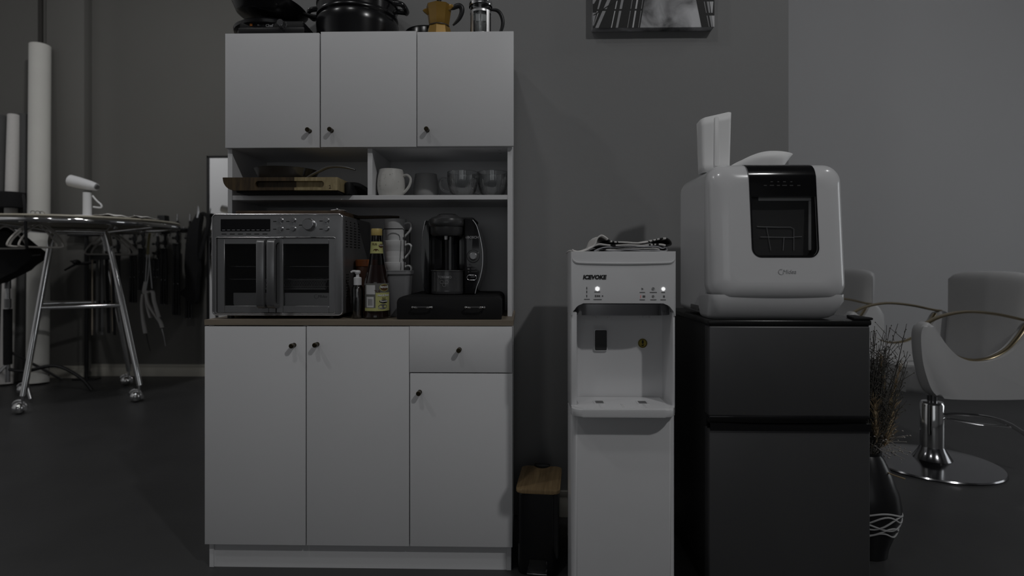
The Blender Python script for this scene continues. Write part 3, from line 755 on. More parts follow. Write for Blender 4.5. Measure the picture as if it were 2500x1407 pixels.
for (px, py) in ((1079, 689), (1091, 689), (1085, 696)):
    x, z = P(px, py, CY - .02); rr = .0058
    a0 = -PI / 2 + (x - sx) / SR
    pts = []
    for i in range(16):
        u, v = rr * math.cos(2 * PI * i / 16), rr * math.sin(2 * PI * i / 16); a = a0 + u / SR
        pts.append((sx + (SR + .0006) * math.cos(a), CY + .032 + (SR + .0006) * math.sin(a), z + v))
    b.tube(pts, .0004, 5, True)
b.build('emblem', M['ink_m'], t)
text('BOSCH', .0115, M['ink_m'], pr_, (PX(1155, CY), CY - .0008, PZ(1155, 580, CY)), bold=.0003)
b = MB(); ex, ez = P(1139.5, 580, CY)
b.tube([(ex + .0036 * math.cos(a * PI / 8), CY - .0008, ez + .0036 * math.sin(a * PI / 8)) for a in range(16)], .0004, 5, True); b.box(ex - .0014, ex - .0008, CY - .001, CY, ez - .002, ez + .002); b.box(ex + .0008, ex + .0014, CY - .001, CY, ez - .002, ez + .002); b.box(ex - .001, ex + .001, CY - .001, CY, ez - .0003, ez + .0003)
b.build('emblem', M['ink_m'], pr_)
dx, dz = P(1155.5, 626, CY)
Rm = Matrix.Translation((dx, CY, dz)) @ Matrix.Rotation(-PI / 2, 4, 'X')
MB().lathe([(0, -.004), (.0205, -.004), (.0225, -.002), (.0225, 0), (0, 0)], n=40, mx=Rm).build('dial_ring', mat('dark_smoke', (.03, .03, .03), .15), pr_)
MB().lathe([(0, -.012), (.010, -.012), (.0135, -.009), (.0145, -.004), (.0145, 0), (0, 0)], n=40, mx=Rm).build('dial', M['steel'], pr_)
ux, uz = P(1152, 678, CY)
MB().prism([(ux + a, uz + c) for a, c in rrect(-.0165, .0165, -.0085, .0085, .0084, 8)], CY - .003, CY, 'xz', .001).build('button', M['blk_gloss'], pr_)
MB().tube([(ux + a, CY - .003, uz + c) for a, c in rrect(-.0165, .0165, -.0085, .0085, .0084, 8)], .0008, 6, True).build('button_ring', M['steel_lt'], pr_)
b = MB()
for (px, py, w, h) in ((1145, 650, 9, 2), (1144, 657, 5, 4), (1144, 664, 3, 2), (1158, 648, 16, .8), (1158, 650.5, 18, .8), (1156, 656, 12, .8), (1155, 658.5, 9, .8), (1158, 663.5, 15, .8)):
    xx, zz = P(px, py, CY); b.box(xx - w * .0007, xx + w * .0007, CY - .0006, CY + .001, zz - h * .0007, zz + h * .0007)
b.build('printed_icons', M['ink_g'], pr_)

# ================================================================== open shelf
SZ = 1.2405
# serving board block
BY = 1.905
x0, xm_, x1 = PX(543.5, BY), PX(718, BY), PX(824, BY); z1 = PZ(680, 433, BY)
t = thing('serving_board', 'thick two-tone wooden serving board, dark walnut and pale oak, with a slot in its edge', 'serving board', ((x0 + x1) / 2, 2.06, SZ))
z0 = SZ + .006
zs0, zs1 = PZ(680, 458, BY), PZ(680, 442, BY)
xs0, xs1 = PX(623, BY), PX(791, BY)
def half(x0, x1, r, m, nm):
    o = MB().prism(rrect(x0, x1, z0, z1, r, 8), BY, BY + .31, 'xz', .0008, 1).build(nm, m, t)
    cc = MB().prism(rrect(xs0, xs1, zs0, zs1, (zs1 - zs0) / 2 - .0003, 8), BY - .02, BY + .018, 'xz').build('c', m, t)
    cut(o, cc); return o
half(x0, xm_, (.040, 0.0, 0.0, .001), M['wood_dk'], 'walnut_half')
half(xm_ + .0003, x1, (0, .001, .001, 0), M['wood_lt'], 'oak_half')
MB().box(x0 + .04, x1 - .004, BY + .015, BY + .30, SZ, z0 + .001).build('base', M['blk_soft'], t)
b = MB(); cx_, cz_ = P(806, 457, BY)
b.tube([(cx_ - .004, BY - .0004, cz_ + .004), (cx_, BY - .0004, cz_ + .006), (cx_ + .001, BY - .0004, cz_ - .001), (cx_ - .004, BY - .0004, cz_ - .004), (cx_ + .004, BY - .0004, cz_ - .004)], .0007, 5, smooth=3); b.build('burnt_mark', M['wood_dk'], t)
# black flat pan leaning behind the oak end
t = thing('griddle_pan', 'black pan handle sloping down behind the oak end of the serving board', 'pan', (PX(845, 2.0) , 2.08, SZ))
b = MB()
b.tube([(x1 + .012, 2.0, SZ + .040), (x1 + .035, 2.03, SZ + .040), (x1 + .065, 2.07, SZ + .020), (x1 + .075, 2.10, SZ + .010)], [.009, .010, .010, .008], 10, smooth=5, flat=(.7, 1.0))
b.build('handle', M['blk'], t)
MB().prism(rrect(x1 + .003, x1 + .024, 1.97, 2.22, .008), SZ, SZ + .042, 'xy', .003).build('rim', M['blk_soft'], t)
# frying pan
FY = 2.06; fx = PX(700, FY); fr_ = (PX(772, FY) - PX(622, FY)) / 2
t = thing('frying_pan', 'dark steel frying pan with an arched handle on the serving board', 'frying pan', (fx, FY, z1))
hh = PZ(700, 406, FY - fr_ * .9) - z1
MB().lathe([(0, .001), (fr_ * .68, .001), (fr_ * .76, .004), (fr_ * .90, hh * .55), (fr_ * .97, hh * .9), (fr_, hh), (fr_ * .985, hh + .001), (fr_ * .955, hh * .9), (fr_ * .74, .007), (0, .004)], (fx, FY, z1), 56).build('bowl', mat('pan_steel', (.14, .14, .14), .25, .9), t)
hpts = [(fx + fr_ * .80, FY - .05, z1 + hh * .25), (fx + fr_ * 1.0, FY - .055, z1 + hh * .5), V(780, 418, FY - .06), V(800, 409, FY - .065), V(822, 406.5, FY - .07), V(846, 409, FY - .07), V(868, 415, FY - .07)]
MB().tube(hpts, [.006, .007, .009, .010, .010, .010, .006], 10, smooth=6, flat=(.5, 1.0)).build('handle', mat('handle_steel', (.24, .24, .24), .3, .8), t)
# speckled mug
def mug(nm, lab, px, Y, rr, h, m, hdl=True, grp=None, cat='mug', pin=1.0):
    x = PX(px, Y); t = thing(nm, lab, cat, (x, Y, SZ), group=grp)
    prof = [(0, .003), (rr * .80, .003), (rr * .82, 0), (rr * .86, .002), (rr * .97, h * .22), (rr * 1.0, h * .42), (rr * .97, h * .65), (rr * .88, h * .9), (rr * .86, h - .001), (rr * .84, h), (rr * .815, h - .001), (rr * .93, h * .6), (rr * .95, h * .4), (rr * .80, .008), (0, .006)]
    MB().lathe(prof, (x, Y, SZ), 48).build('body', m, t)
    if hdl:
        hx = x + rr * .92
        MB().tube([(hx - .008, Y - .002, SZ + h * .74), (hx + .012, Y - .006, SZ + h * .80), (hx + .026, Y - .008, SZ + h * .66), (hx + .022, Y - .008, SZ + h * .42), (hx + .008, Y - .006, SZ + h * .22), (hx - .006, Y - .003, SZ + h * .12)], [.007, .006, .0055, .0055, .006, .007], 10, smooth=6, flat=(.8, 1.25)).build('handle', m, t)
    return t, x
t, x = mug('mug', 'speckled white ceramic mug beside the shelf divider, handle to the right', 955, 2.052, .0495, PZ(955, 410.5, 2.01) - SZ, M['ceramic'])
b = MB(); rg = random.Random(3)
for i in range(16):
    a = -PI / 2 - .35 + rg.uniform(-.9, 1.3); z = SZ + rg.uniform(.02, .082); r0 = .0495 * (1.0 - .9 * ((z - SZ - .04) ** 2) / .004 * .08)
    b.sphere((x + (r0 - .0006) * math.cos(a), 2.052 + (r0 - .0006) * math.sin(a), z), rg.choice((.0006, .0007, .0010)), 6)
b.build('speckles', M['ink'], t)
mug('mug', 'dull grey mug standing deep on the shelf between the speckled mug and the glass cups', 1040, 2.16, .047, .098, M['ceramic_g'], hdl=False)
def glasscup(px, Y, lab):
    x = PX(px, Y); t = thing('glass_cup', lab, 'glass cup', (x, Y, SZ), group='ribbed glass cups on the shelf')
    rr, h = .056, PZ(px, 416, Y - .05) - SZ
    MB().lathe([(0, .0), (.020, .0), (.030, .004), (.044, .018), (.052, .040), (rr, h * .7), (rr, h)], (x, Y, SZ), 160, rib=(44, .010)).build('bowl', M['glass'], t)
    MB().lathe([(0, .004), (.028, .007), (.041, .020), (.049, .040), (rr - .003, h * .7), (rr - .0025, h)], (x, Y, SZ), 48).build('inner_wall', M['glass'], t)
    MB().tube([(x + (rr - .001) * math.cos(i * PI / 24), Y + (rr - .001) * math.sin(i * PI / 24), SZ + h) for i in range(48)], .0013, 6, True).build('rim', M['glass_thick'], t)
    hx = x - rr
    MB().tube([(hx + .003, Y - .01, SZ + h * .72), (hx - .014, Y - .014, SZ + h * .74), (hx - .024, Y - .016, SZ + h * .55), (hx - .017, Y - .015, SZ + h * .30), (hx + .008, Y - .01, SZ + h * .18)], .0042, 10, smooth=6).build('handle', M['glass_thick'], t)
    return t
glasscup(1130, 2.075, 'ribbed clear glass cup with its handle to the left, right of the grey mug')
glasscup(1203, 2.10, 'ribbed clear glass cup at the right end of the shelf')

# ================================================================== on top of the cabinet
TZ = 1.8005
# crepe maker
Y = 2.125; x = PX(672, Y)
t = thing('crepe_maker', 'black electric crepe maker with a knob, on top of the cabinet at the left', 'crepe maker', (x, Y, TZ))
MB().lathe([(0, .004), (.115, .004), (.125, .012), (.128, .040), (.140, .046), (.142, .056), (.128, .066), (.10, .071), (0, .073)], (x, Y, TZ), 56).build('hot_plate', M['enamel'], t)
x0, x1 = PX(586, 2.0), PX(742, 2.0)
zp0, zp1 = PZ(660, 68, 1.998), PZ(660, 52, 1.998)
b = MB(); b.prism(rrect(x0, x1, TZ, zp1, .006), 1.998, 2.12, 'xz', .004); b.box(x0 - .004, x1 + .004, 1.994, 2.11, TZ, zp0, .003)
b.build('control_box', M['blk'], t)
kx, kz = P(687, 57.5, 1.99)
MB().lathe([(0, -.020), (.011, -.020), (.013, -.014), (.0145, -.002), (.016, 0), (0, 0)], n=24, mx=Matrix.Translation((kx, 1.998, kz)) @ Matrix.Rotation(-PI / 2, 4, 'X'), rib=(10, .05)).build('knob', M['chrome'], t)
ax, az = P(613, 60, 1.997)
MB().box(ax - .0045, ax + .0045, 1.996, 1.999, az - .0045, az + .0045, .0008).build('amber_light', M['amber'], t)
text('Chef', .0135, M['ink_m'], t, (PX(657, 1.996), 1.9972, PZ(657, 62.5, 1.996)), bold=.0004)
MB().box(PX(648, 1.996), PX(661, 1.996), 1.9968, 1.999, PZ(654, 57, 1.996), PZ(654, 56, 1.996)).build('printed_line', M['ink_g'], t)
b = MB(); gx, gz = P(630, 60, 1.996); b.sphere((gx, 1.998, gz), .004, 10, (1, .3, 1)); b.sphere((gx + .005, 1.998, gz - .001), .0028, 10, (1, .3, 1)); b.build('emblem', M['ink_m'], t)
# pan on the crepe maker, tilted
Rp_ = .139; Yp = 2.10; xq, zq = P(658, 22, Yp)
t = thing('wok_pan', 'black round pan resting tilted on the crepe maker, handle pointing right', 'pan', (xq, Yp, TZ + .07))
mx = Matrix.Translation((xq - .002, Yp, zq + .012)) @ Matrix.Rotation(math.radians(10.5), 4, 'Y') @ Matrix.Rotation(math.radians(-3), 4, 'X')
MB().lathe([(0, -.058), (Rp_ * .66, -.058), (Rp_ * .74, -.053), (Rp_ * .92, -.016), (Rp_ * .985, -.004), (Rp_, 0), (Rp_ * .99, .003), (Rp_ * .97, .001), (Rp_ * .72, -.050), (0, -.054)], n=64, mx=mx).build('pan', M['enamel'], t)
MB().tube([(Rp_ * .95, 0, -.008), (Rp_ * 1.15, 0.005, -.010), (Rp_ * 1.25, .012, -.008), (Rp_ * 1.36, .018, -.005)], [.008, .010, .012, .010], 12, smooth=4, flat=(.8, 1.2), mx=mx).build('handle', M['blk'], t)
# stock pot
Y = 2.13; x = PX(874, Y); RR = (PX(974, Y) - PX(777, Y)) / 2
t = thing('stock_pot', 'large black enamel steamer pot with side handles, on top of the cabinet', 'pot', (x, Y, TZ))
zb = lambda py: PZ(874, py, Y - RR * .9) - TZ
prof = [(0, .001), (RR * .92, .001), (RR * .97, .006), (RR * .985, .06), (RR * .99, .085), (RR * .94, .100), (RR * .975, .106), (RR * .975, .112), (RR * .945, .118), (RR * .95, .145), (RR * .98, .150), (RR * .98, .157), (RR * .955, .163), (RR, .215), (RR * 1.02, .220), (RR * 1.02, .226), (RR * .98, .228), (RR * .95, .235), (RR * .7, .262), (RR * .3, .28), (0, .284)]
MB().lathe(prof, (x, Y, TZ), 72).build('pot', M['enamel'], t)
for s_ in (-1, 1):
    hx = x + s_ * RR * .95; hz = PZ(874, 33, Y) 
    yy = Y + (.02 if s_ < 0 else -.02)
    MB().tube([(hx, yy - .035, hz + .012), (hx + s_ * .030, yy - .034, hz + .008), (hx + s_ * .042, yy - .02, hz - .002), (hx + s_ * .042, yy + .02, hz - .002), (hx + s_ * .030, yy + .034, hz + .008), (hx, yy + .035, hz + .012)], .0068, 10, smooth=4, flat=(1.5, .8)).build('handle', M['enamel'], t)
b = MB(); b.lathe([(0, .284), (.012, .284), (.010, .295), (.020, .306), (.016, .316), (0, .318)], (x, Y, TZ), 24); b.build('lid_knob', M['blk'], t)
# flat black lid behind the moka pot
Y = 2.165; x = PX(1045, Y)
t = thing('pan_lid', 'flat black pan lid lying behind the ochre moka pot', 'lid', (x, Y, TZ))
MB().lathe([(0, 0), (.085, 0), (.090, .004), (.090, .060), (.085, .068), (.05, .078), (0, .082)], (x, Y, TZ), 48).build('lid', M['enamel'], t)
# moka pot
Y = 2.04; x = PX(1072, Y)
t = thing('moka_pot', 'ochre yellow octagonal moka pot with black handle and knob', 'coffee pot', (x, Y, TZ))
k = .001455
zz = lambda py: PZ(1072, py, Y - .03) - TZ
ry = PI / 8 + .30
def octo(prof, nm, m):
    return MB().lathe(prof, (0, 0, 0), 8, mx=Matrix.Translation((x, Y, TZ)) @ Matrix.Rotation(ry, 4, 'Z')).build(nm, m, t, angle=20)
octo([(0, .001), (.044, .001), (.046, .004), (.040, zz(62)), (.0365, zz(58.5)), (0, zz(58.5))], 'boiler', M['moka'])
MB().lathe([(.0365, zz(59)), (.0372, zz(58.5)), (.0372, zz(56)), (.034, zz(55))], (x, Y, TZ), 40).build('gasket', M['wood_dk'], t)
octo([(.0345, zz(56)), (.036, zz(54)), (.039, zz(40)), (.0455, zz(9)), (.0465, zz(7)), (.044, zz(6)), (.030, zz(2)), (0, zz(-1))], 'collector', M['moka'])
sp = MB(); sx_ = x - .044
sp.prism([(x - .037, TZ + zz(30)), (x - .054, TZ + zz(20)), (x - .058, TZ + zz(17)), (x - .052, TZ + zz(15)), (x - .040, TZ + zz(11))], Y - .009, Y + .009, 'xz', .004); sp.build('spout', M['moka'], t)
MB().lathe([(0, zz(0)), (.008, zz(1)), (.007, zz(-6)), (.011, zz(-14)), (.008, zz(-19)), (0, zz(-20))], (x, Y, TZ), 8).build('lid_knob', M['blk'], t)
hp = [(1097, 20), (1106, 20), (1113, 16), (1121, 14), (1127, 19), (1127.5, 30), (1122, 44), (1114, 54), (1106, 62)]
MB().tube([V(a, c, Y - .012) for a, c in hp], [.006, .007, .0095, .0095, .009, .0085, .0075, .006, .003], 10, smooth=5, flat=(1.0, .8)).build('handle', M['blk'], t)
hb = MB(); hb.prism(c2([(1094, 12), (1105, 12), (1108, 17), (1105, 22), (1094, 27)], Y - .012), Y - .019, Y - .005, 'xz', .002); hb.cyl(V(1104, 17.5, Y - .021), V(1104, 17.5, Y - .003), .0022, 10); hb.build('hinge', M['moka'], t)
# french press
Y = 2.05; x = PX(1173.5, Y); rr = .0385
t = thing('french_press', 'glass french press with chrome frame and curved black handle', 'coffee press', (x, Y, TZ))
zz = lambda py: PZ(1173, py, Y - .035) - TZ
h = zz(5)
MB().lathe([(0, .010), (rr - .004, .010), (rr - .001, .014), (rr - .001, h), (rr + .001, h + .006)], (x, Y, TZ), 48).build('beaker', M['glass'], t)
MB().lathe([(0, .012), (rr - .006, .012), (rr - .0035, .016), (rr - .0035, h)], (x, Y, TZ), 48).build('beaker_inner', M['glass'], t)
b = MB()
for z in (.008, zz(26)): b.lathe([(rr + .0002, z), (rr + .0018, z), (rr + .0018, z + .007), (rr + .0002, z + .007), (rr + .0002, z)], (x, Y, TZ), 48)
for a in (-PI / 2 - .78, -PI / 2 + .78, PI / 2 - .7, PI / 2 + .7):
    b.lathe([(rr + .0008, .002), (rr + .0022, .002), (rr + .0022, zz(22)), (rr + .0008, zz(22)), (rr + .0008, .002)], (x, Y, TZ), 2, a0=a - .17, a1=a + .17)
b.build('frame', M['satin'], t)
b = MB(); b.cyl((x, Y, TZ + .05), (x, Y, TZ + h + .05), .0024, 10); b.lathe([(0, zz(33)), (rr - .006, zz(33)), (rr - .005, zz(31)), (0, zz(30))], (x, Y, TZ), 32); b.build('plunger', M['chrome'], t)
MB().lathe([(rr + .003, h - .004), (rr + .005, h), (rr + .004, h + .012), (rr * .7, h + .022), (0, h + .026)], (x, Y, TZ), 40).build('lid', M['chrome'], t)
hp = [(1197, 24), (1203, 24), (1214, 26), (1222, 34), (1227, 48), (1227, 62), (1223, 76), (1214, 90)]
MB().tube([V(a, c, Y - .008) for a, c in hp], [.004, .0055, .0065, .0068, .0068, .0065, .006, .005], 10, smooth=5, flat=(1, .8)).build('handle', M['blk'], t)
# ================================================================== water dispenser
WY = 1.60
x0, x1 = PX(1394, WY), PX(1650, WY); xm = (x0 + x1) / 2
t = thing('water_dispenser', 'white bottom-loading water dispenser with touch buttons and drip tray, between bin and fridge', 'water dispenser', (xm, 1.78, 0))
def wX(px): return PX(px, WY)
def wZ(py): return PZ(1522, py, WY)
ztop = wZ(614)
bx0, bx1 = PX(1385.5, 2.10), x1 - .012
# rear body
b = MB()
b.box(bx0, bx1, WY + .12, 2.10, .01, ztop - .004, .008, 3)
b.build('body', M['white_pl'], t)
# control head
zh0 = wZ(772)
zc1, zc2 = wZ(741), wZ(772)
arch = [(x0, ztop), (x0, zc2)]
for i in range(9):
    a = PI - .5 * PI * i / 8; arch.append((x0 + .034 + .030 * math.cos(a), zc2 + (zc1 - zc2) * math.sin(a)))
for i in range(9):
    a = .5 * PI - .5 * PI * i / 8; arch.append((x1 - .034 + .030 * math.cos(a), zc2 + (zc1 - zc2) * math.sin(a)))
arch += [(x1, zc2), (x1, ztop)]
# remove duplicates
pl = []
for p in arch:
    if not pl or (abs(p[0] - pl[-1][0]) + abs(p[1] - pl[-1][1])) > 1e-6: pl.append(p)
b = MB(); b.prism(pl, WY, WY + .13, 'xz', .002, 2); 
hd = b.build('control_head', M['white_pl'], t)
# swage line across the head
zl = wZ(643)
ln = [(x0 + .004, WY + .001, wZ(632)), (x0 + .010, WY - .0008, wZ(639)), (x0 + .030, WY - .0015, zl), (xm, WY - .0020, zl - .002), (x1 - .030, WY - .0015, zl), (x1 - .010, WY - .0008, zl + .003), (x1 - .003, WY + .001, wZ(634))]
MB().tube(ln, .0030, 8, smooth=6, flat=(1, .6)).build('swage_line', M['white_gl'], hd)
# silver band under the head
b = MB()
rows = []
for i in range(25):
    f = i / 24; xx = x0 + .003 + (x1 - x0 - .006) * f; e = abs(f - .5) * 2; yy = WY + .016 + .030 * e ** 6
    rows.append([(xx, yy, wZ(745) + .001), (xx, yy, wZ(772)), (xx, yy + .012, wZ(772)), (xx, yy + .012, wZ(745))])
b.grid(rows, closed=True); b.build('silver_band', M['pump'], t)
# recess: side walls, back
zt_ = wZ(980)
rb = WY + .105
b = MB()
b.box(x0 + .0008, wX(1409), WY + .004, WY + .13, zt_ - .03, zh0 + .01, .003, 2)
b.box(wX(1643), x1 - .0008, WY + .004, WY + .13, zt_ - .03, zh0 + .01, .003, 2)
rows = []
xs = [(wX(1409), WY + .03), (wX(1409) + .006, rb - .02), (wX(1409) + .012, rb - .005), (wX(1409) + .022, rb), (wX(1622), rb), (wX(1638), rb - .004), (wX(1643) - .003, rb - .018), (wX(1643), WY + .03)]
for (a, c) in xs: rows.append([(a, c, zt_ - .02), (a, c, zh0 + .02)])
b.grid(rows)
b.build('recess', M['white_pl'], t)
b = MB(); b.box(wX(1420), wX(1632), WY + .03, rb, zh0 + .006, zh0 + .012); 
for px in (1452, 1487, 1566, 1583): b.cyl((PX(px, WY + .06), WY + .06, wZ(781)), (PX(px, WY + .06), WY + .06, zh0 + .01), .0045, 12)
b.build('tap', M['white_gl'], t)
# grey window in recess
YR = rb - .0015
MB().prism(rrect(PX(1450, YR), PX(1483, YR), PZ(1466, 857, YR), PZ(1466, 804, YR), .005), YR - .004, YR + .004, 'xz', .0012).build('window_rim', M['white_gl'], t)
MB().prism(rrect(PX(1452, YR), PX(1481, YR), PZ(1466, 855, YR), PZ(1466, 806, YR), .004), YR - .0046, YR, 'xz').build('smoked_window', mat('smoke_grey', (.045, .045, .046), .3), t)
cx, cz = P(1569, 838.5, YR)
st = MB(); rm = Matrix.Translation((cx, YR + .001, cz)) @ Matrix.Rotation(-PI / 2, 4, 'X')
st.lathe([(0, -.0016), (.0135, -.0016), (.0135, 0), (0, 0)], n=36, mx=rm); st = st.build('warning_sticker', mat('sticker_yellow', (.34, .27, .04), .5), t)
b = MB(); b.prism([(cx - .002, cz + .009), (cx + .002, cz + .009), (cx + .003, cz + .002), (cx, cz - .003), (cx - .003, cz + .002)], YR - .0012, YR - .0004, 'xz'); b.prism([(cx - .005, cz - .006), (cx + .004, cz - .003), (cx + .001, cz - .009)], YR - .0012, YR - .0004, 'xz')
b.tube([(cx + .0118 * math.cos(i * PI / 12), YR - .0008, cz + .0118 * math.sin(i * PI / 12)) for i in range(24)], .0007, 5, True)
b.build('sticker_symbol', M['ink'], st)
# drip tray
TY = WY - .045
tx0, tx1 = PX(1396, TY), PX(1652, TY)
zf1, zf0 = PZ(1522, 1001, TY), PZ(1522, 1020, TY)
pts = [(x0 + .003, WY + .10), (x0 + .003, WY - .001)] + [(tx0 + .03 + .03 * math.cos(PI + .5 * PI * i / 8), TY + .03 + .03 * math.sin(PI + .5 * PI * i / 8)) for i in range(9)] + [(tx1 - .03 + .03 * math.cos(1.5 * PI + .5 * PI * i / 8), TY + .03 + .03 * math.sin(1.5 * PI + .5 * PI * i / 8)) for i in range(9)] + [(x1 - .003, WY - .001), (x1 - .003, WY + .10)]
tr = MB().prism(pts, zf0, zf1, 'xy', .0025, 2).build('drip_tray', M['white_gl'], t)
ins = [(x0 + .022, WY + .098), (x0 + .022, WY + .01)] + [(tx0 + .035 + .027 * math.cos(PI + .5 * PI * i / 8), TY + .037 + .027 * math.sin(PI + .5 * PI * i / 8)) for i in range(9)] + [(tx1 - .035 + .027 * math.cos(1.5 * PI + .5 * PI * i / 8), TY + .037 + .027 * math.sin(1.5 * PI + .5 * PI * i / 8)) for i in range(9)] + [(x1 - .022, WY + .01), (x1 - .022, WY + .098)]
MB().prism(ins, zf1, zf1 + .0012, 'xy', .0005, 1).build('tray_insert', M['white_pl'], tr)
for px in (1467, 1574):
    xx = PX(px, WY); b = MB(); b.prism(rrect(xx - .017, xx + .017, WY + .012, WY + .052, .004), zf1 + .0006, zf1 + .0022, 'xy', .0004, 1); b.build('tray_pad', M['white_gl'], tr)
    b = MB(); b.prism(rrect(xx - .011, xx + .011, WY + .018, WY + .045, .002), zf1 + .001, zf1 + .0027, 'xy'); b.build('drain_slot', M['ink_g'], tr)
b = MB()
for px in (1471, 1526, 1582): b.box(PX(px, TY) - .003, PX(px, TY) + .003, TY + .012, TY + .06, zf1 + .0008, zf1 + .0020, .0004, 1)
b.build('tray_rib', M['white_gl'], tr)
# lower cabinet door
b = MB(); b.prism([(x0 + .001, WY + .125)] + [(x0 + .001 + .018 * (1 - math.cos(i * PI / 16)), WY + .018 * (1 - math.sin(i * PI / 16))) for i in range(9)] + [(x1 - .001 - .018 * (1 - math.sin(i * PI / 16)), WY + .018 * (1 - math.cos(i * PI / 16))) for i in range(9)] + [(x1 - .001, WY + .125)], .012, zf0 - .001, 'xy', .001, 1); b.build('lower_door', M['white_pl'], t)
YP = WY - .0006
text('ICEVOKE', .0155, M['ink'], t, (wX(1451), YP, wZ(677.5)), shear=.18, bold=.0009, spacing=1.02)
b = MB()
def mark(px, py, w, h, m): b.box(wX(px - w / 2), wX(px + w / 2), YP - .0003, YP + .001, wZ(py + h / 2), wZ(py - h / 2), m=m)
for py in (704, 713, 723): mark(1432.5, py, 1.6, 6, M['ink'])
for (px, py, w) in ((1433, 731, 14), (1458, 713, 14), (1459, 731.5, 20), (1568, 714, 13), (1595, 714, 17), (1619, 714, 9), (1568, 732, 13), (1595, 732, 15), (1619, 732, 13)): mark(px, py, w, 1.6, M['ink_g'])
for (px, py, w, h) in ((1454, 723, 3, 5), (1458.5, 723, 3, 4), (1463, 723, 4, 4), (1471, 723, 3, 3), (1572, 724, 6, 5), (1621, 724, 4, 5)): mark(px, py, w, h, M['ink_g'])
b.build('printed_marks', None, t)
def icon(px, py, r, k, m):
    cx, cz = P(px, py, YP); q = MB()
    q.tube([(cx + r * math.cos(i * 2 * PI / k), YP - .0001, cz + r * math.sin(i * 2 * PI / k)) for i in range(k)], .0005, 5, True); q.box(cx - r * .3, cx + r * .3, YP - .0004, YP + .0005, cz - r * .35, cz + r * .3)
    q.build('icon', m, t)
icon(1568, 705.5, .0032, 3, M['ink_g']); icon(1594.5, 705.5, .0042, 6, M['ink_g']); icon(1594.5, 724, .0035, 5, M['ink_g'])
for (px, py, r, k) in ((1458.5, 705.5, .0066, 6), (1619.5, 706, .0052, 10)):
    cx, cz = P(px, py, YP)
    MB().lathe([(0, -.0012), (r, -.0012), (r, .0005)], n=k, mx=Matrix.Translation((cx, YP, cz)) @ Matrix.Rotation(-PI / 2, 4, 'X') @ Matrix.Rotation(PI / 6, 4, 'Z')).build('lit_button', M['led'], t)
mk = MB(); cx, cz = P(1564, 724.5, YP); mk.box(cx - .0006, cx + .0006, YP - .0004, YP + .0004, cz - .004, cz + .004); mk.build('red_indicator', M['led_r'], t)
# folded towels
def towel(name, lab, folds, Y0, Y1, m, th=.003):
    """a folded towel: one continuous sheet whose front edge follows the path, carried back over the dispenser top"""
    b = MB(); rows = []
    pts = smooth_path([(*P(a, c, Y0),) + (0,) for a, c in folds], 5)
    rg = random.Random(len(folds))
    for k in range(7):
        f = k / 6; yy = Y0 + (Y1 - Y0) * f
        rows.append([(p.x + .002 * math.sin(7 * f + p.x * 60), yy + .004 * math.sin(p.x * 50 + k), p.y + .0012 * math.sin(9 * f + p.x * 90)) for p in pts])
    b.grid(rows)
    return b, pts
YT = WY + .022
zr = ztop
def T(py): return py
t1 = thing('folded_towel', 'pale grey tea towel lying folded flat under the striped towel on the water dispenser', 'towel', (xm, WY + .12, ztop), group='towels on the dispenser')
bb, _ = towel('x', '', [(1452, 612.5), (1470, 606), (1500, 603), (1560, 602), (1605, 603), (1620, 606), (1628, 602.5), (1631, 607), (1627, 612), (1600, 612.2), (1540, 610.5), (1480, 612.5)], YT, YT + .19, None)
bb.build('cloth', M['cloth_g'], t1, solid=.003)
bb, _ = towel('x', '', [(1478, 611), (1500, 608.5), (1550, 606.5), (1600, 607.5), (1612, 610.3)], YT + .002, YT + .18, None)
bb.build('inner_fold', M['cloth_w'], t1, solid=.003)
t2 = thing('folded_towel', 'white tea towel with black stripes bunched on top of the water dispenser', 'towel', (xm, WY + .12, ztop), group='towels on the dispenser')
P2 = [(1397, 610), (1404, 612.5), (1420, 613), (1440, 607), (1452, 600), (1459, 583), (1469, 575.5), (1480, 580), (1490, 588), (1512, 591.5), (1545, 594), (1580, 590), (1605, 586), (1626, 583), (1636, 589), (1637, 597), (1628, 600)]
def striped(path, Y0, Y1, stripes, th):
    pts = smooth_path([(*P(a, c, Y0),) + (0,) for a, c in path], 8)
    b = MB(); segs = []
    rows = [(pts[i], pts[i + 1]) for i in range(len(pts) - 1)]
    for (a, c) in rows:
        pxm = 1250 + F * (((a.x + c.x) / 2) + Y0 * ST) / Y0
        blk = any(s0 <= pxm <= s1 for s0, s1 in stripes)
        R_ = []
        for k in range(7):
            f = k / 6; yy = Y0 + (Y1 - Y0) * f
            w = lambda p: (p.x + .004 * f * math.sin(5 * f), yy + .004 * math.sin(p.x * 40), p.y + .0015 * math.sin(7 * f + p.x * 70) - .004 * f * f)
            R_.append([w(a), w(c)])
        b.grid(R_, m=M['cloth_b'] if blk else M['cloth_w'])
    if M['cloth_w'] not in b.mats: b.mats.append(M['cloth_w'])
    bmesh.ops.remove_doubles(b.bm, verts=b.bm.verts, dist=1e-5); bmesh.ops.recalc_face_normals(b.bm, faces=b.bm.faces)
    return b
ST1 = [(1484, 1489), (1494, 1499), (1504, 1509), (1581, 1586), (1591, 1595), (1600, 1604), (1610, 1616), (1624, 1640)]
striped(P2, YT - .003, YT + .17, ST1, .004).build('cloth', None, t2, solid=.0042)
ST2 = [(1488, 1493), (1497, 1502), (1506, 1512), (1582, 1587), (1592, 1596), (1602, 1606)]
striped([(1436, 607), (1450, 602), (1464, 597), (1480, 597.5), (1530, 599.5), (1580, 598), (1612, 598), (1625, 600)], YT - .001, YT + .16, ST2, .004).build('under_fold', None, t2, solid=.004)

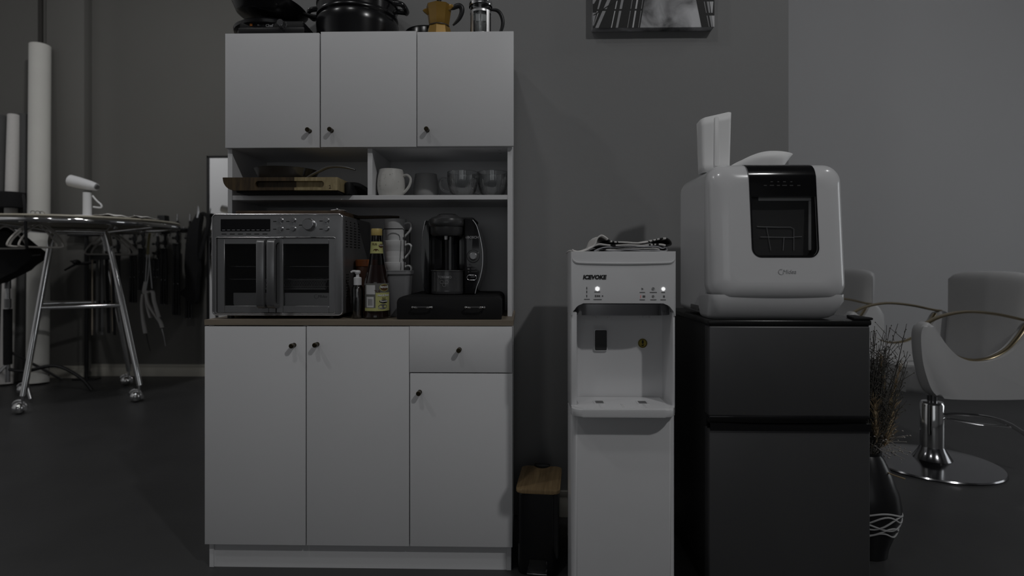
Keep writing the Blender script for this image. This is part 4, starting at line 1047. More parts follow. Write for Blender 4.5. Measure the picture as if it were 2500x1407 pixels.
# ================================================================== pedal bin
bw, bd_ = .142, .225
xb_, zb_ = P(1318, 1165, 1.95)
t = thing('pedal_bin', 'slim black pedal bin with a bamboo lid between the cabinet and the water dispenser', 'bin', (0.054, 1.952, 0), -math.radians(5.5))
MB().prism(rrect(-bw / 2 + .004, bw / 2 - .004, -bd_ / 2 + .004, bd_ / 2 - .01, .022), .006, .262, 'xy', .004).build('body', M['blk_gloss'], t, local=True)
b = MB()
ol = rrect(-bw / 2, bw / 2, -bd_ / 2, bd_ / 2, .020, 8)
zl0, zl1 = .264, .276
cutr = [(q[0], q[1]) for q in ol]
# notch for the black hinge piece at the rear edge
pts = []
for i in range(9):
    a = PI + PI * i / 8; pts.append((.028 * math.cos(a), bd_ / 2 + .028 * math.sin(a) * 1.0))
full = rrect(-bw / 2, bw / 2, -bd_ / 2, bd_ / 2, .020, 8)
# insert notch between top-right and top-left corners
k = 27
lid = full[:27] + [(p[0], p[1]) for p in reversed(pts)] + full[27:]
MB().prism(lid, zl0, zl1, 'xy', .0025, 2, m=None).build('lid', M['bamboo'], t, local=True)
b = MB(); b.prism([(-.028, bd_ / 2 + .006)] + [(.027 * math.cos(PI + PI * i / 8), bd_ / 2 + .027 * math.sin(PI + PI * i / 8)) for i in range(9)] + [(.028, bd_ / 2 + .006)], zl0 - .01, zl1 - .002, 'xy', .001); b.box(-.028, .028, bd_ / 2 - .004, bd_ / 2 + .010, zl0 - .02, zl1 + .006, .003)
b.build('hinge', M['blk'], t, local=True)
b = MB(); b.prism([(-.030, .012), (.030, .012), (.026, .052), (-.026, .052)], -bd_ / 2 - .001, -bd_ / 2 + .008, 'xz', .001); b.build('pedal_opening', M['ink'], t, local=True)
b = MB(); b.box(-.032, .032, -bd_ / 2 - .032, -bd_ / 2 + .004, .022, .0255, .0015); b.build('pedal', M['steel_lt'], t, local=True)
MB().box(-.024, .024, -bd_ / 2 - .030, -bd_ / 2 + .004, .004, .021, .002).build('pedal_block', M['blk'], t, local=True)

# ================================================================== fridge
GY = 1.722
x0, x1 = PX(1731, GY), PX(2125, GY); gm = (x0 + x1) / 2
t = thing('mini_fridge', 'dark two-door mini fridge with black sides, carrying the white dishwasher', 'fridge', (gm, 1.95, 0))
def gZ(py): return PZ(1928, py, GY)
MB().box(x0 + .003, x1 - .003, GY + .045, 2.19, .02, .818, .004).build('body', M['fr_side'], t)
MB().box(x0 - .004, x1 + .004, GY - .002, 2.19, .818, .834, .005, 3).build('top_panel', mat('black_gloss_top', (.014, .014, .014), .25), t)
d1 = MB().box(x0, x1, GY, GY + .043, gZ(1018), gZ(797), .005, 3).build('door', M['fr_front'], t)
d2 = MB().box(x0, x1, GY, GY + .043, .03, gZ(1050), .005, 3).build('door', M['fr_front'], t)
d1['label'] = 'upper freezer door'; d2['label'] = 'lower fridge door'
MB().box(x0 + .001, x1 - .001, GY + .004, GY + .042, gZ(797) - .001, .8185, .003).build('door_cap', M['blk_gloss'], d1)
b = MB()
b.box(x0 + .001, x1 - .001, GY - .004, GY + .03, gZ(1022) - .0015, gZ(1016), .002)
b.build('door_cap', M['blk_gloss'], d1)
b = MB()
zz0, zz1 = gZ(1052), gZ(1034)
rows = []
n = 28
for i in range(n + 1):
    f = i / n; xx = x0 + .001 + (x1 - x0 - .002) * f; e = min(1, abs(f - .5) * 2 / .8); dip = .004 * (1 - e ** 4)
    rows.append([(xx, GY - .006, zz0), (xx, GY - .007, zz1 - dip), (xx, GY + .004 + dip, zz1 - dip), (xx, GY + .02, zz1 - .006), (xx, GY + .02, zz0)])
b.grid(rows, closed=True); b.build('handle_rail', M['blk_gloss'], d2)
MB().box(x0 + .004, x1 - .004, GY + .012, GY + .04, gZ(1036), gZ(1020), .001).build('door_gap', M['fr_side'], t)
MB().box(x0 + .01, x1 - .01, GY + .02, 2.15, .0, .03, .004).build('plinth', M['fr_side'], t)
MB().prism([(x1 - .05, GY - .003), (x1 + .006, GY - .003), (x1 + .006, GY + .09), (x1 - .02, GY + .09)], .834, .842, 'xy', .003).build('hinge_cover', M['blk_soft'], t)

# ================================================================== countertop dishwasher
Y0, Y1 = 1.690, 1.722       # the front leans back from foot to top
x0, x1 = PX(1727, 1.74), PX(2077, 1.70)
t = thing('dishwasher', 'white countertop dishwasher with rounded corners and a dark glass window, on the fridge', 'dishwasher', ((x0 + x1) / 2, 1.88, .834))
FZ = .8345
xd = (x0 + x1) / 2
zt = PZ(1900, 405, 1.77); zd0 = PZ(1900, 738, 1.69)
# rear body
b = MB()
b.prism(rrect(x0 + .004, x1 - .006, FZ + .006, zt - .003, (.025, .05, .055, .05), 10), 1.775, 2.05, 'xz', .035, 6)
b.build('body', M['white_gl'], t)
b = MB()
rows = []
for (dz, yf, i0, i1) in ((0, 1.752, .012, .042), (.004, 1.738, .006, .032), (.012, 1.728, .003, .022), (zd0 - FZ, 1.706, .001, .004), (zd0 - FZ + .02, 1.706, .001, .004)):
    rows.append([(a, c, FZ + .001 + dz) for a, c in rrect(x0 + i0, x1 - i1, yf, 1.83, (.03, .03, .004, .004), 8)])
b.grid(rows, closed=True); b.prism(rrect(x0 + .012, x1 - .042, 1.752, 1.83, (.03, .03, .004, .004), 8), FZ + .0005, FZ + .002, 'xy')
b.build('base', M['white_gl'], t)
# door: loft of rounded outlines from the seam forward
def dense(pts, step=.025):
    out = []
    for i, p in enumerate(pts):
        q = pts[(i + 1) % len(pts)]; n_ = max(1, int(round(math.hypot(q[0] - p[0], q[1] - p[1]) / step)))
        for k in range(n_): out.append((p[0] + (q[0] - p[0]) * k / n_, p[1] + (q[1] - p[1]) * k / n_))
    return out
NDX = [max(1, int(round(.30 / .025))), max(1, int(round(.33 / .025)))]
def outline(inset, Y, lean=True):
    base_ = rrect(x0 + inset, x1 - inset, zd0 + inset, zt - inset, .052 - inset * .3, 10)
    pts = []
    for i, p in enumerate(base_):
        q = base_[(i + 1) % len(base_)]; k_n = 12 if (i % 11) == 10 else 1
        for k in range(k_n): pts.append((p[0] + (q[0] - p[0]) * k / k_n, p[1] + (q[1] - p[1]) * k / k_n))
    out = []
    for (a, c) in pts:
        f = (c - zd0) / (zt - zd0)
        bul = .006 * math.sin(PI * (a - x0) / (x1 - x0))
        out.append((a, Y + (Y1 - Y0) * f * (1 if lean else 0) - (bul if lean else 0), c))
    return out
rows = [outline(.002, 1.775, False), outline(0, 1.768, False)]
for k_i in range(13):
    a_ = .5 * PI * k_i / 12; rows.append(outline(.058 * (1 - math.cos(a_)), 1.691 + .046 * (1 - math.sin(a_))))
b = MB()
b.grid(rows, closed=True)
inner = rows[-1]; 
# cap with a grid so that the bulge stays smooth
b2 = []
n = len(inner); cxy = (xd, 1.691 + (Y1 - Y0) * .5 - .006, (zd0 + zt) / 2)
caps = [inner]
for k in (.8, .6, .4, .2):
    r = []
    for (a, yy, c) in inner:
        a2 = xd + (a - xd) * k; c2_ = cxy[2] + (c - cxy[2]) * k; f = (c2_ - zd0) / (zt - zd0)
        r.append((a2, 1.691 - .001 * (1 - k) + (Y1 - Y0) * f - .006 * math.sin(PI * (a2 - x0) / (x1 - x0)), c2_))
    caps.append(r)
caps.append([(xd + (a - xd) * .001, cxy[1] - .001, cxy[2] + (c - cxy[2]) * .001) for a, yy, c in inner])
b.grid(caps, closed=True)
bmesh.ops.remove_doubles(b.bm, verts=b.bm.verts, dist=1e-5)
b.prism(rrect(x0 + .003, x1 - .003, zd0 + .003, zt - .003, .05, 10), 1.772, 1.776, 'xz')
door = b.build('door', M['white_gl'], t)
# window: follows the front and folds over the top edge
wx = lambda px, Y: PX(px, Y)
wl0, wr0 = PX(1838, 1.69), PX(2004, 1.69); wl1, wr1 = PX(1832, 1.70), PX(1990, 1.72)
wz0 = PZ(1900, 629, 1.69)
def fy(a, c):
    f = (c - zd0) / (zt - zd0); return 1.6902 + (Y1 - Y0) * f - .006 * math.sin(PI * (a - x0) / (x1 - x0))
prof = []
ztc = zt - .040
for i in range(12): prof.append((wz0 + (ztc - wz0) * i / 11, 0.0))
for (ins, dy) in ((.026, .004), (.015, .010), (.007, .019), (.002, .031), (0, .044), (0, .075)): prof.append((zt - ins, dy))
rows = []
rc = .028
for (c, dy) in prof:
    f = (c - wz0) / (zt - wz0)
    l = wl0 + (wl1 - wl0) * f; r = wr0 + (wr1 - wr0) * f
    dzc = c - wz0
    rows.append((l, r, c, dy))
def wrow(l, r, c, dy, off):
    return [(l + (r - l) * k / 10, fy(l + (r - l) * k / 10, c) + dy - off, c + (off if dy > .03 else 0)) for k in range(11)]
R3 = []
for i in range(8):     # rounded bottom corners
    a = .5 * PI * i / 7; dz = rc * (1 - math.cos(a)); dx = rc * (1 - math.sin(a))
    f = dz / (zt - wz0); R3.append((wl0 + (wl1 - wl0) * f + dx, wr0 + (wr1 - wr0) * f - dx, wz0 + dz, 0))
for q in rows:
    if q[2] > wz0 + rc + .001: R3.append(q)
b = MB()
b.grid([wrow(*q, .0012) for q in R3])
win = b.build('window_panel', M['pane_dw'], t)
# cavity behind the window
zw1 = PZ(1900, 480, 1.71)
HO = [(q[0] + .0045, q[2]) for q in R3 if wz0 + .0001 < q[2] < zw1] ; HR = [(q[1] - .0045, q[2]) for q in R3 if wz0 + .0001 < q[2] < zw1]
HO = [(a, max(c, wz0 + .005)) for a, c in HO if c > wz0 + .004] ; HR = [(a, c) for a, c in HR if c > wz0 + .004]
def lr(c):
    f = (c - wz0) / (zt - wz0); return wl0 + (wl1 - wl0) * f + .0045, wr0 + (wr1 - wr0) * f - .0045
HO.append((lr(zw1)[0], zw1)); HR.append((lr(zw1)[1], zw1))
ro = HR + list(reversed(HO))
b = MB(); b.prism(ro, 1.60, 1.745, 'xz'); cc = b.build('c', M['blk'], t); cut(door, cc)
b = MB()
a0, a1, h0, h1 = PX(1838, 1.70), PX(2004, 1.70), wz0 + .006, zw1 + .006
gx, gz = sum(p[0] for p in ro) / len(ro), sum(p[1] for p in ro) / len(ro)
ro = [(gx + (p[0] - gx) * .996, gz + (p[1] - gz) * .997) for p in ro]
lb = MB(); cx_ = sum(p[0] for p in ro) / len(ro)
rows = [[(p[0], fy(p[0], p[1]) + .004, p[1]) for p in ro], [(p[0], 1.742, p[1]) for p in ro]]
lb.grid(rows, closed=True); lb.build('window_liner', M['blk'], door)
b.box(a0, a1, 1.742, 1.748, h0, h1); b.build('cavity_back', mat('dark_cavity', (.07, .07, .071), .5), door)
fz = (zw1 - wz0) / (zt - wz0)
b = MB(); b.grid([wrow(wl0 + (wl1 - wl0) * fz + .0005, wr0 + (wr1 - wr0) * fz - .0005, zw1, 0, .0006)] + [wrow(q[0] + .0005, q[1] - .0005, q[2], q[3], .0006) for q in R3 if q[2] >= zw1 + .0005] ); b.build('control_strip', M['blk_gloss'], door)
b = MB(); seq = [q for q in R3 if q[2] <= zw1]
for s_ in (0, 1):
    rws = []
    for q in seq + [(lr(zw1)[0] - .0045, lr(zw1)[1] + .0045, zw1, 0)]:
        e0 = q[s_] + (.0004 if s_ == 0 else -.0004); e1 = q[s_] + (.0052 if s_ == 0 else -.0052)
        rws.append([(e0, fy(e0, q[2]) - .0006, q[2]), (e1, fy(e1, q[2]) - .0006, q[2])])
    b.grid(rws)
b.grid([wrow(q[0] + .0005, q[1] - .0005, q[2], q[3], .0006) for q in R3 if q[2] <= wz0 + .0062]); b.build('window_border', M['blk_gloss'], door)
gm_ = mat('grey_gasket', (.75, .75, .75), .5)
b = MB(); b.box(PX(1850, 1.74), PX(1985, 1.74), 1.735, 1.742, PZ(1900, 491, 1.74), PZ(1900, 482, 1.74), .002); b.box(PX(1973, 1.74), PX(1986, 1.74), 1.735, 1.742, PZ(1900, 612, 1.74), PZ(1900, 491, 1.74), .003)
b.build('inner_frame', gm_, door)
wr = MB(); 
def wp(px, py, Y=1.738): return V(px, py, Y)
wr.tube([wp(1848, 553), wp(1856, 554), wp(1900, 555), wp(1930, 555), wp(1938, 559), wp(1938, 612)], .0012, 6); wr.tube([wp(1856, 579), wp(1938, 580)], .0012, 6)
wr.tube([wp(1872, 556), wp(1882, 612)], .001, 6); wr.tube([wp(1914, 581), wp(1912, 612)], .001, 6); wr.tube([wp(1938, 579), wp(1958, 578)], .001, 6)
wr.build('wire_basket', M['satin'], door)
b = MB()
for i, (px, w) in enumerate(((1868, 9), (1884, 12), (1900, 9), (1915, 14), (1932, 10), (1950, 9))):
    for py, s in ((453, 1), (444, .55)):
        xx = PX(px, 1.71); zz_ = PZ(px, py, 1.71)
        if s < 1 and i in (0, 5): continue
        b.box(xx - w * .0005 * s, xx + w * .0005 * s, fy(xx, zz_) - .0022, fy(xx, zz_) - .0014, zz_ - .0012, zz_ + .0012)
b.build('printed_icons', mat('faint_print', (.07, .07, .07), .5), win)
lx, lz = P(1922, 664, 1.69)
text('Midea', .0165, M['ink_m'], door, (lx + .006, fy(lx, lz) - .0003, lz), shear=.25, ext=.0002, rot=Matrix.Rotation(math.radians(85.4), 4, 'X'))
b = MB(); b.tube([(lx - .017 + .008 * math.cos(PI * .35 + i * PI * 1.5 / 14), fy(lx, lz) - .0006, lz + .008 * math.sin(PI * .35 + i * PI * 1.5 / 14)) for i in range(15)], .0006, 5); b.build('emblem', M['ink_m'], door)
# grip hole low on the left flank
gb = MB(); gb.box(x0 + .001, x0 + .006, 1.84, 1.92, FZ + .018, FZ + .034, .002); gb.build('side_vent', M['ink_g'], t)
# tall container
y5 = 1.90
zs = zt - .003
xa, xb2 = PX(1705, y5), PX(1778, y5)
t = thing('plastic_funnel', 'tall white translucent plastic container with a notched open rim, on the dishwasher', 'container', ((xa + xb2) / 2, y5, zs))
cx = (xa + xb2) / 2 + .001; hw = (xb2 - xa) / 2
zh = lambda py: PZ(1740, py, y5)
b = MB(); rows = []
top = rrect(cx - hw, cx + hw, y5 - .030, y5 + .030, .012, 6)
K = len(top)
for k in range(8):
    f = k / 7; row = []
    for i, (a, c) in enumerate(top):
        s_ = .90 + .10 * f
        aa = cx + (a - cx) * s_; 
        u = (a - (cx - hw)) / (2 * hw)
        edge = zh(296) + (zh(280) - zh(296)) * min(1, u * 1.9)
        if .62 < u < .84: edge -= .012
        if c > y5 and u < .3: edge -= .004
        row.append((aa, y5 + (c - y5) * s_, zs + .002 + (edge - zs - .002) * f))
    rows.append(row)
b.grid(rows, closed=True)
b.build('wall', M['white_soft'], t, solid=.0025)
MB().prism(rrect(cx - hw * .9, cx + hw * .9, y5 - .027, y5 + .027, .011), zs + .0005, zs + .004, 'xy').build('base', M['white_soft'], t)
MB().prism(rrect(PX(1744, y5 - .03), PX(1754, y5 - .03), zs + .02, zh(292), .003), y5 - .034, y5 - .028, 'xz', .001).build('rib', M['white_soft'], t)
# shallow scoop bowl
y6 = 1.86
t = thing('plastic_scoop', 'shallow white plastic scoop with a pointed lip, lying on the dishwasher', 'scoop', (PX(1860, y6), y6, zs))
b = MB(); rows = []
xl_, xr_ = PX(1772, y6), PX(1931, y6)
n = 22
hz = PZ(1850, 371, y6 - .03) - zs
for i in range(n + 1):
    f = i / n; xx = xl_ + (xr_ - xl_) * f
    top_ = zs + hz * (.10 + .90 * math.sin(min(1, f / .62) * PI / 2) ** .9) if f < .62 else zs + hz * (1 - .05 * ((f - .62) / .38) ** 2)
    bot = zs + .001 if f < .82 else zs + .001 + (top_ - zs - .004) * ((f - .82) / .18) ** .9
    hwid = .045 * math.sin(PI / 2 * min(1, f / .5 + .06)) ** .7 if f < .6 else .045 * (1 - ((f - .6) / .4) ** 2.5 * .75)
    row = []
    for j in range(13):
        a = PI * j / 12; row.append((xx, y6 - hwid * math.cos(a), top_ - (top_ - bot) * math.sin(a) ** .6))
    rows.append(row)
b.grid(rows); b.build('bowl', M['white_soft'], t, solid=.0022)
# ================================================================== salon chairs
def salon_chair(lab, c, rz=0.0):
    """chair facing -x in its own frame"""
    t = thing('salon_chair', lab, 'salon chair', (0, 0, 0), group='grey salon chairs')
    D = .255
    # side panels: outline in (x, z), front at -x
    out = [(-.235, .46), (-.262, .55), (-.272, .64), (-.270, .70), (-.25, .735), (-.225, .735), (-.20, .700), (-.16, .640), (-.11, .590), (-.05, .567), (.01, .565), (.07, .580), (.13, .615), (.18, .67), (.215, .725), (.25, .745), (.30, .70), (.31, .60), (.30, .50), (.27, .415), (.22, .400), (0, .395), (-.17, .400), (-.21, .42)]
    for s in (-1, 1):
        y0, y1 = (s * D, s * (D + .065)) if s > 0 else (s * (D + .065), s * D)
        sp = smooth_path([(a, 0, z) for a, z in out], 4, True)
        p = MB().prism([(q.x, q.z) for q in sp], y0, y1, 'xz', .020, 4).build('side_panel', M['vinyl'], t, local=True)
        ys = s * (D + .0325)
        g = MB(); g.tube([(-.225, ys, .735), (-.16, ys, .765), (-.05, ys, .785), (.08, ys, .775), (.20, ys, .750), (.245, ys, .745)], [.010, .011, .012, .012, .011, .010], 10, smooth=5, flat=(.6, 1.7)); g.build('arm_rail', M['gold'], p, local=True)
        g = MB(); dd = smooth_path([(a, ys + s * .020 * 0 - .0, z + .004) for a, z in out[5:15]], 4); g.tube(dd, .006, 8, flat=(1, 2.4)); g.build('trim_strip', M['gold'], p, local=True)
    MB().prism(rrect(-.255, .24, -D + .005, D - .005, .06, 8), .40, .515, 'xy', .03, 4).build('seat', M['vinyl'], t, local=True)
    # backrest
    b = MB(); pr = [(.205, .50), (.285, .50), (.315, .72), (.335, .90), (.325, .955), (.295, .965), (.265, .955), (.245, .90), (.225, .72)]
    sp = smooth_path([(a, 0, z) for a, z in pr], 4, True)
    rows = []
    hw = .265
    for k in range(17):
        f = -1 + 2 * k / 16; e = (1 - abs(f) ** 3.2) ; 
        row = []
        for q in sp:
            x, z = q.x, q.z
            cx, cz = .27, .74
            row.append((cx + (x - cx) * (.02 + .98 * max(0, e) ** .5), hw * f * (1 - .0 * z), cz + (z - cz) * (.80 + .20 * max(0, e) ** .6)))
        rows.append(row)
    b.grid(rows, closed=True); b.tube([(x, y, z) for x, y, z in []] or [(.27, -.2, .6), (.27, .2, .6)], .02, 8)
    b.build('backrest', M['vinyl'], t, local=True, angle=80)
    MB().cyl((0, 0, .30), (0, 0, .41), .022, 20).build('piston', M['pump'], t, local=True)
    b = MB(); b.lathe([(0, .03), (.05, .03), (.052, .04), (.052, .30), (.046, .312), (0, .314)], n=32); b.build('pump', M['chrome'], t, local=True)
    MB().lathe([(.10, .018), (.085, .03), (.058, .075), (.053, .09), (0, .09)], n=40).build('pump_skirt', M['pump'], t, local=True)
    MB().lathe([(0, .0), (.285, .0), (.290, .006), (.286, .012), (.20, .022), (.10, .030), (0, .032)], n=64).build('base_disc', M['pump'], t, local=True)
    b = MB()
    b.tube([(.045, -.02, .25), (.09, -.05, .262), (.19, -.10, .262), (.27, -.14, .235), (.36, -.20, .155)], [.008, .008, .008, .010, .010], 8, smooth=3)
    b.tube([(.05, -.03, .235), (.16, -.09, .225), (.27, -.14, .225)], .006, 8)
    b.build('pump_lever', M['chrome'], t, local=True)
    t.location = c; t.rotation_euler = (0, 0, rz)
    return t
cxA = PX(2276, 2.92)
ch = salon_chair('grey vinyl salon chair with gold arm rails and round chrome base, nearest the camera', (cxA, 2.92, 0), math.radians(0))
dup(ch, (1.97, 4.02, 0), math.radians(4), 'grey salon chair further back, just right of the dishwasher')

# ================================================================== vase with dried plants
VY = 2.02; vx = PX(2114, VY)
t = thing('floor_vase', 'black floor vase with white wavy relief lines, on the floor beside the fridge', 'vase', (vx, VY, 0))
prof = [(0, .004), (.058, .004), (.064, .002), (.068, .03), (.085, .08), (.102, .135), (.106, .17), (.098, .22), (.078, .28), (.055, .33), (.046, .345), (.048, .355), (.043, .355), (.040, .34), (0, .30)]
vk = 1.0
MB().lathe([(r, z) for r, z in prof], (vx, VY, 0), 48).build('body', M['vase'], t)
def vr(z):
    for i in range(1, len(prof) - 1):
        if prof[i][1] <= z <= prof[i + 1][1] and prof[i + 1][1] > prof[i][1]:
            f = (z - prof[i][1]) / (prof[i + 1][1] - prof[i][1]); return prof[i][0] + (prof[i + 1][0] - prof[i][0]) * f
    return .1
b = MB()
for q, (z0, am, ph, fr) in enumerate(((.165, .012, 0, 3), (.150, .016, 1.3, 4), (.128, .012, 2.1, 3), (.110, .014, .4, 4), (.098, .010, 3.3, 5), (.140, .020, 4.4, 3))):
    pts = []
    for i in range(64):
        a = 2 * PI * i / 64; z = z0 + am * math.sin(fr * a + ph); r = vr(z) + .0008; pts.append((vx + r * math.cos(a), VY + r * math.sin(a), z))
    b.tube(pts, .0030, 6, True)
b.build('relief_line', M['vase_w'], t)
pt = thing('dried_bouquet', 'dried pampas grass, twigs and small pale blossoms standing in the black vase', 'dried flowers', (vx, VY, .33))
rg = random.Random(11)
b = MB()
for i in range(70):
    a = rg.uniform(-1.1, 1.3) ; rr = rg.uniform(.02, .13); h = rg.uniform(.22, .50)
    p0 = Vector((vx + rg.uniform(-.015, .015), VY + rg.uniform(-.015, .015), .30)); p1 = p0 + Vector((rr * math.cos(a) * .5 + rg.uniform(-.018, .018), rr * math.sin(a) * .5, h * .5)); p2 = p0 + Vector((rr * math.cos(a) * 1.0, rr * math.sin(a), h))
    b.tube([p0, p1, p2], [.0016, .0013, .0008], 5, smooth=3)
    if True:
        for k in range(11):
            f = .35 + .65 * k / 11; q = p0.lerp(p2, f); d = Vector((rg.uniform(-.03, .03), rg.uniform(-.03, .03), rg.uniform(.0, .04))); b.tube([q, q + d], [.0011, .0006], 4); b.sphere(q + d, .0020, 5)
b.build('twigs', M['grass2'], pt)
b = MB()
for (px0, py0, px1, py1, dy, w) in ((2150, 1085, 2140, 990, 0, .011), (2160, 1090, 2182, 985, -.02, .013), (2168, 1080, 2172, 1000, .03, .013), (2140, 1080, 2135, 980, -.03, .010), (2150, 1060, 2195, 905, .02, .004), (2160, 960, 2152, 885, 0, .004), (2130, 1080, 2128, 1010, .02, .01)):
    p0, p1 = V(px0, py0, VY + dy), V(px1, py1, VY + dy)
    b.tube([V(2120, 1130, VY), p0.lerp(Vector((vx, VY, .34)), .5), p0], .0014, 5, smooth=3)
    b.tube([p0, p0.lerp(p1, .25), p0.lerp(p1, .6), p1], [w * .2, w * .55, w * .5, w * .1], 8, smooth=4)
    for k in range(170):
        q = p0.lerp(p1, rg.random()); d = (p1 - p0).normalized() * rg.uniform(.02, .04) + Vector((rg.uniform(-1, 1), rg.uniform(-1, 1), 0)) * w * 1.9; b.tube([q, q + d], [.0011, .0004], 3)
b.tube([V(2128, 1110, VY - .02), V(2160, 1150, VY - .05), V(2210, 1170, VY - .09)], [.0022, .002, .0028], 6, smooth=4)
b.build('grass_plume', M['grass'], pt)
b = MB()
for i in range(90):
    px, py = rg.gauss(2168, 30), rg.gauss(1085, 22)
    if px < 2128: px = 2128 + rg.random() * 20
    px = min(px, 2222); py = min(max(py, 1040), 1130)
    p = V(px, py, VY + rg.uniform(-.05, .05)); b.sphere(p, rg.uniform(.002, .0045), 6, (1, 1, .7))
    if i % 3 == 0: b.tube([Vector((vx, VY, .34)), p.lerp(Vector((vx, VY, .34)), .4) + Vector((0, 0, .02)), p], .0009, 4)
b.build('blossom', M['bloom'], pt)

# ================================================================== mirror leaning at the far wall
YM = 5.0
x0, x1 = PX(506, YM), PX(615, YM); zm1 = PZ(530, 381, YM)
t = thing('standing_mirror', 'tall black-framed mirror leaning on the far wall, partly hidden by the cabinet', 'mirror', ((x0 + x1) / 2, YM, 0))
b = MB()
for (a0, a1, z0, z1) in ((x0, x0 + .018, 0.004, zm1), (x1 - .018, x1, 0.004, zm1), (x0, x1, 0.004, .024), (x0, x1, zm1 - .018, zm1)): b.box(a0, a1, YM - .012, YM + .015, z0, z1, .002)
b.build('frame', M['blk'], t)
MB().box(x0 + .017, x1 - .017, YM - .002, YM + .008, .02, zm1 - .016).build('mirror_glass', M['mirror'], t)

# ================================================================== clothing rack
RC = Vector((-3.30, 4.20, 0)); RR_ = .635; RZ = 1.285
t = thing('clothes_rack', 'round chrome clothing rack on four ball casters with a wooden disc top', 'clothes rack', (RC.x, RC.y, 0))
ring = [(RC.x + RR_ * math.cos(i * PI / 36), RC.y + RR_ * math.sin(i * PI / 36), RZ) for i in range(72)]
MB().tube(ring, .0185, 14, True).build('upper_ring', M['chrome'], t)
MB().lathe([(0, 0), (RR_ + .01, 0), (RR_ + .016, .006), (RR_ + .01, .015), (0, .016)], (RC.x, RC.y, RZ + .020), 96).build('top_board', M['top_board'], t)
feet = [(-3.35, 3.76), (-2.80, 4.11), (-3.26, 4.66), (-3.81, 4.31)]
tops = [(RC.x + (a - RC.x) * .48, RC.y + (c - RC.y) * .48) for a, c in feet]
b = MB()
for i in range(4): 
    a, c = tops[i], tops[(i + 1) % 4]; b.cyl((a[0], a[1], RZ - .050), (c[0], c[1], RZ - .050), .010, 10)
for i in range(4):
    a = Vector((tops[i][0], tops[i][1], RZ - .05)); d = (Vector((a.x, a.y, 0)) - Vector((RC.x, RC.y, 0))).normalized(); b.cyl(a, Vector((RC.x, RC.y, RZ - .05)) + d * (RR_ - .01) + Vector((0, 0, .03)), .010, 10)
b.build('under_frame', M['chrome'], t)
for i in range(4):
    f = feet[i]; tp = tops[i]
    lg = MB().cyl((tp[0], tp[1], RZ - .045), (f[0] + .015, f[1], .12), .0185, 14).build('leg', M['chrome'], t)
    q = MB(); q.tube([(f[0] + .014, f[1], .13), (f[0] + .012, f[1], .085), (f[0] + .008, f[1], .06)], .009, 8); q.sphere((f[0] - .012, f[1], .040), .040, 20); q.tube([(f[0] - .012 + .046 * math.cos(a), f[1], .040 + .046 * math.sin(a)) for a in [PI * (-.1 + .95 * k / 12) for k in range(13)]], .006, 8, flat=(1, 2))
    q.build('caster', M['chrome'], lg)
zr_ = .70
fr_ = lambda i, z: Vector((tops[i][0] + (feet[i][0] - tops[i][0]) * (RZ - .045 - z) / (RZ - .165), tops[i][1] + (feet[i][1] - tops[i][1]) * (RZ - .045 - z) / (RZ - .165), z))
MB().cyl(fr_(0, zr_), fr_(1, zr_), .0165, 12).build('cross_bar', M['chrome'], t)
MB().cyl(fr_(2, zr_), fr_(3, zr_), .0165, 12).build('cross_bar', M['chrome'], t)
# garment steamer on the top
TY_ = 3.98; tz = RZ + .0365
t = thing('hand_steamer', 'white handheld garment steamer on its stand on top of the clothes rack', 'garment steamer', (PX(208, TY_), TY_, tz))
s = PZ(208, 432, TY_) - tz   # total height
k = (TY_ + .07) / F
hx = PX(213, TY_)
MB().prism(rrect(PX(182, TY_), PX(231, TY_), TY_ - .05, TY_ + .05, .045), tz + .008, tz + .022, 'xy', .005).build('stand_base', M['white_pl'], t)
MB().box(PX(184, TY_), PX(228, TY_), TY_ - .04, TY_ + .04, tz, tz + .009, .003).build('rubber_pad', M['ink_g'], t)
MB().tube([(hx, TY_, tz + .02), (hx, TY_, tz + s * .62)], [.027, .026], 20).build('handle', M['white_pl'], t)
p0, p1 = V(172, 441, TY_), V(236, 457, TY_)
dr = (p1 - p0).normalized()
MB().tube([p0 - dr * .004, p0, p0.lerp(p1, .3), p0.lerp(p1, .75), p1], [.030, .041, .040, .034, .026], 24).build('head', M['white_pl'], t)
MB().tube([p0 - dr * .0055, p0 + dr * .004], [.026, .0415], 24).build('rear_cap', M['white_gl'], t)
MB().tube([p1 - dr * .02, p1 + dr * .006], [.024, .020], 20, flat=(.8, 1)).build('nozzle', M['ink_g'], t)
MB().tube([V(226, 478, TY_), V(236, 490, TY_), V(247, 500, TY_), V(246, 507, TY_), V(228, 505.5, TY_)], .006, 8, smooth=6).build('cord', M['white_pl'], t)
# crumpled pale cloth
t = thing('pale_cloth', 'thin pale cloth lying crumpled on the right half of the rack top', 'cloth', (PX(290, 4.1), 4.1, tz))
b = MB(); rows = []
for i in range(26):
    f = i / 25; px = 236 + (350 - 236) * f; row = []
    for j in range(10):
        g = j / 9; yy = 3.86 + .20 * g - .02 * math.sin(f * 5) + .10 * f
        h = .006 + (.020 * math.exp(-((f - .42) / .2) ** 2) + .012 * math.exp(-((f - .9) / .08) ** 2)) * math.sin(PI * (g * .8 + .2)) + .003 * math.sin(f * 30 + g * 9)
        row.append((PX(px, 4.0), yy, tz + .001 + max(0, h)))
    rows.append(row)
b.grid(rows); tt = b.build('cloth', M['cloth_w'], t, solid=.0015)
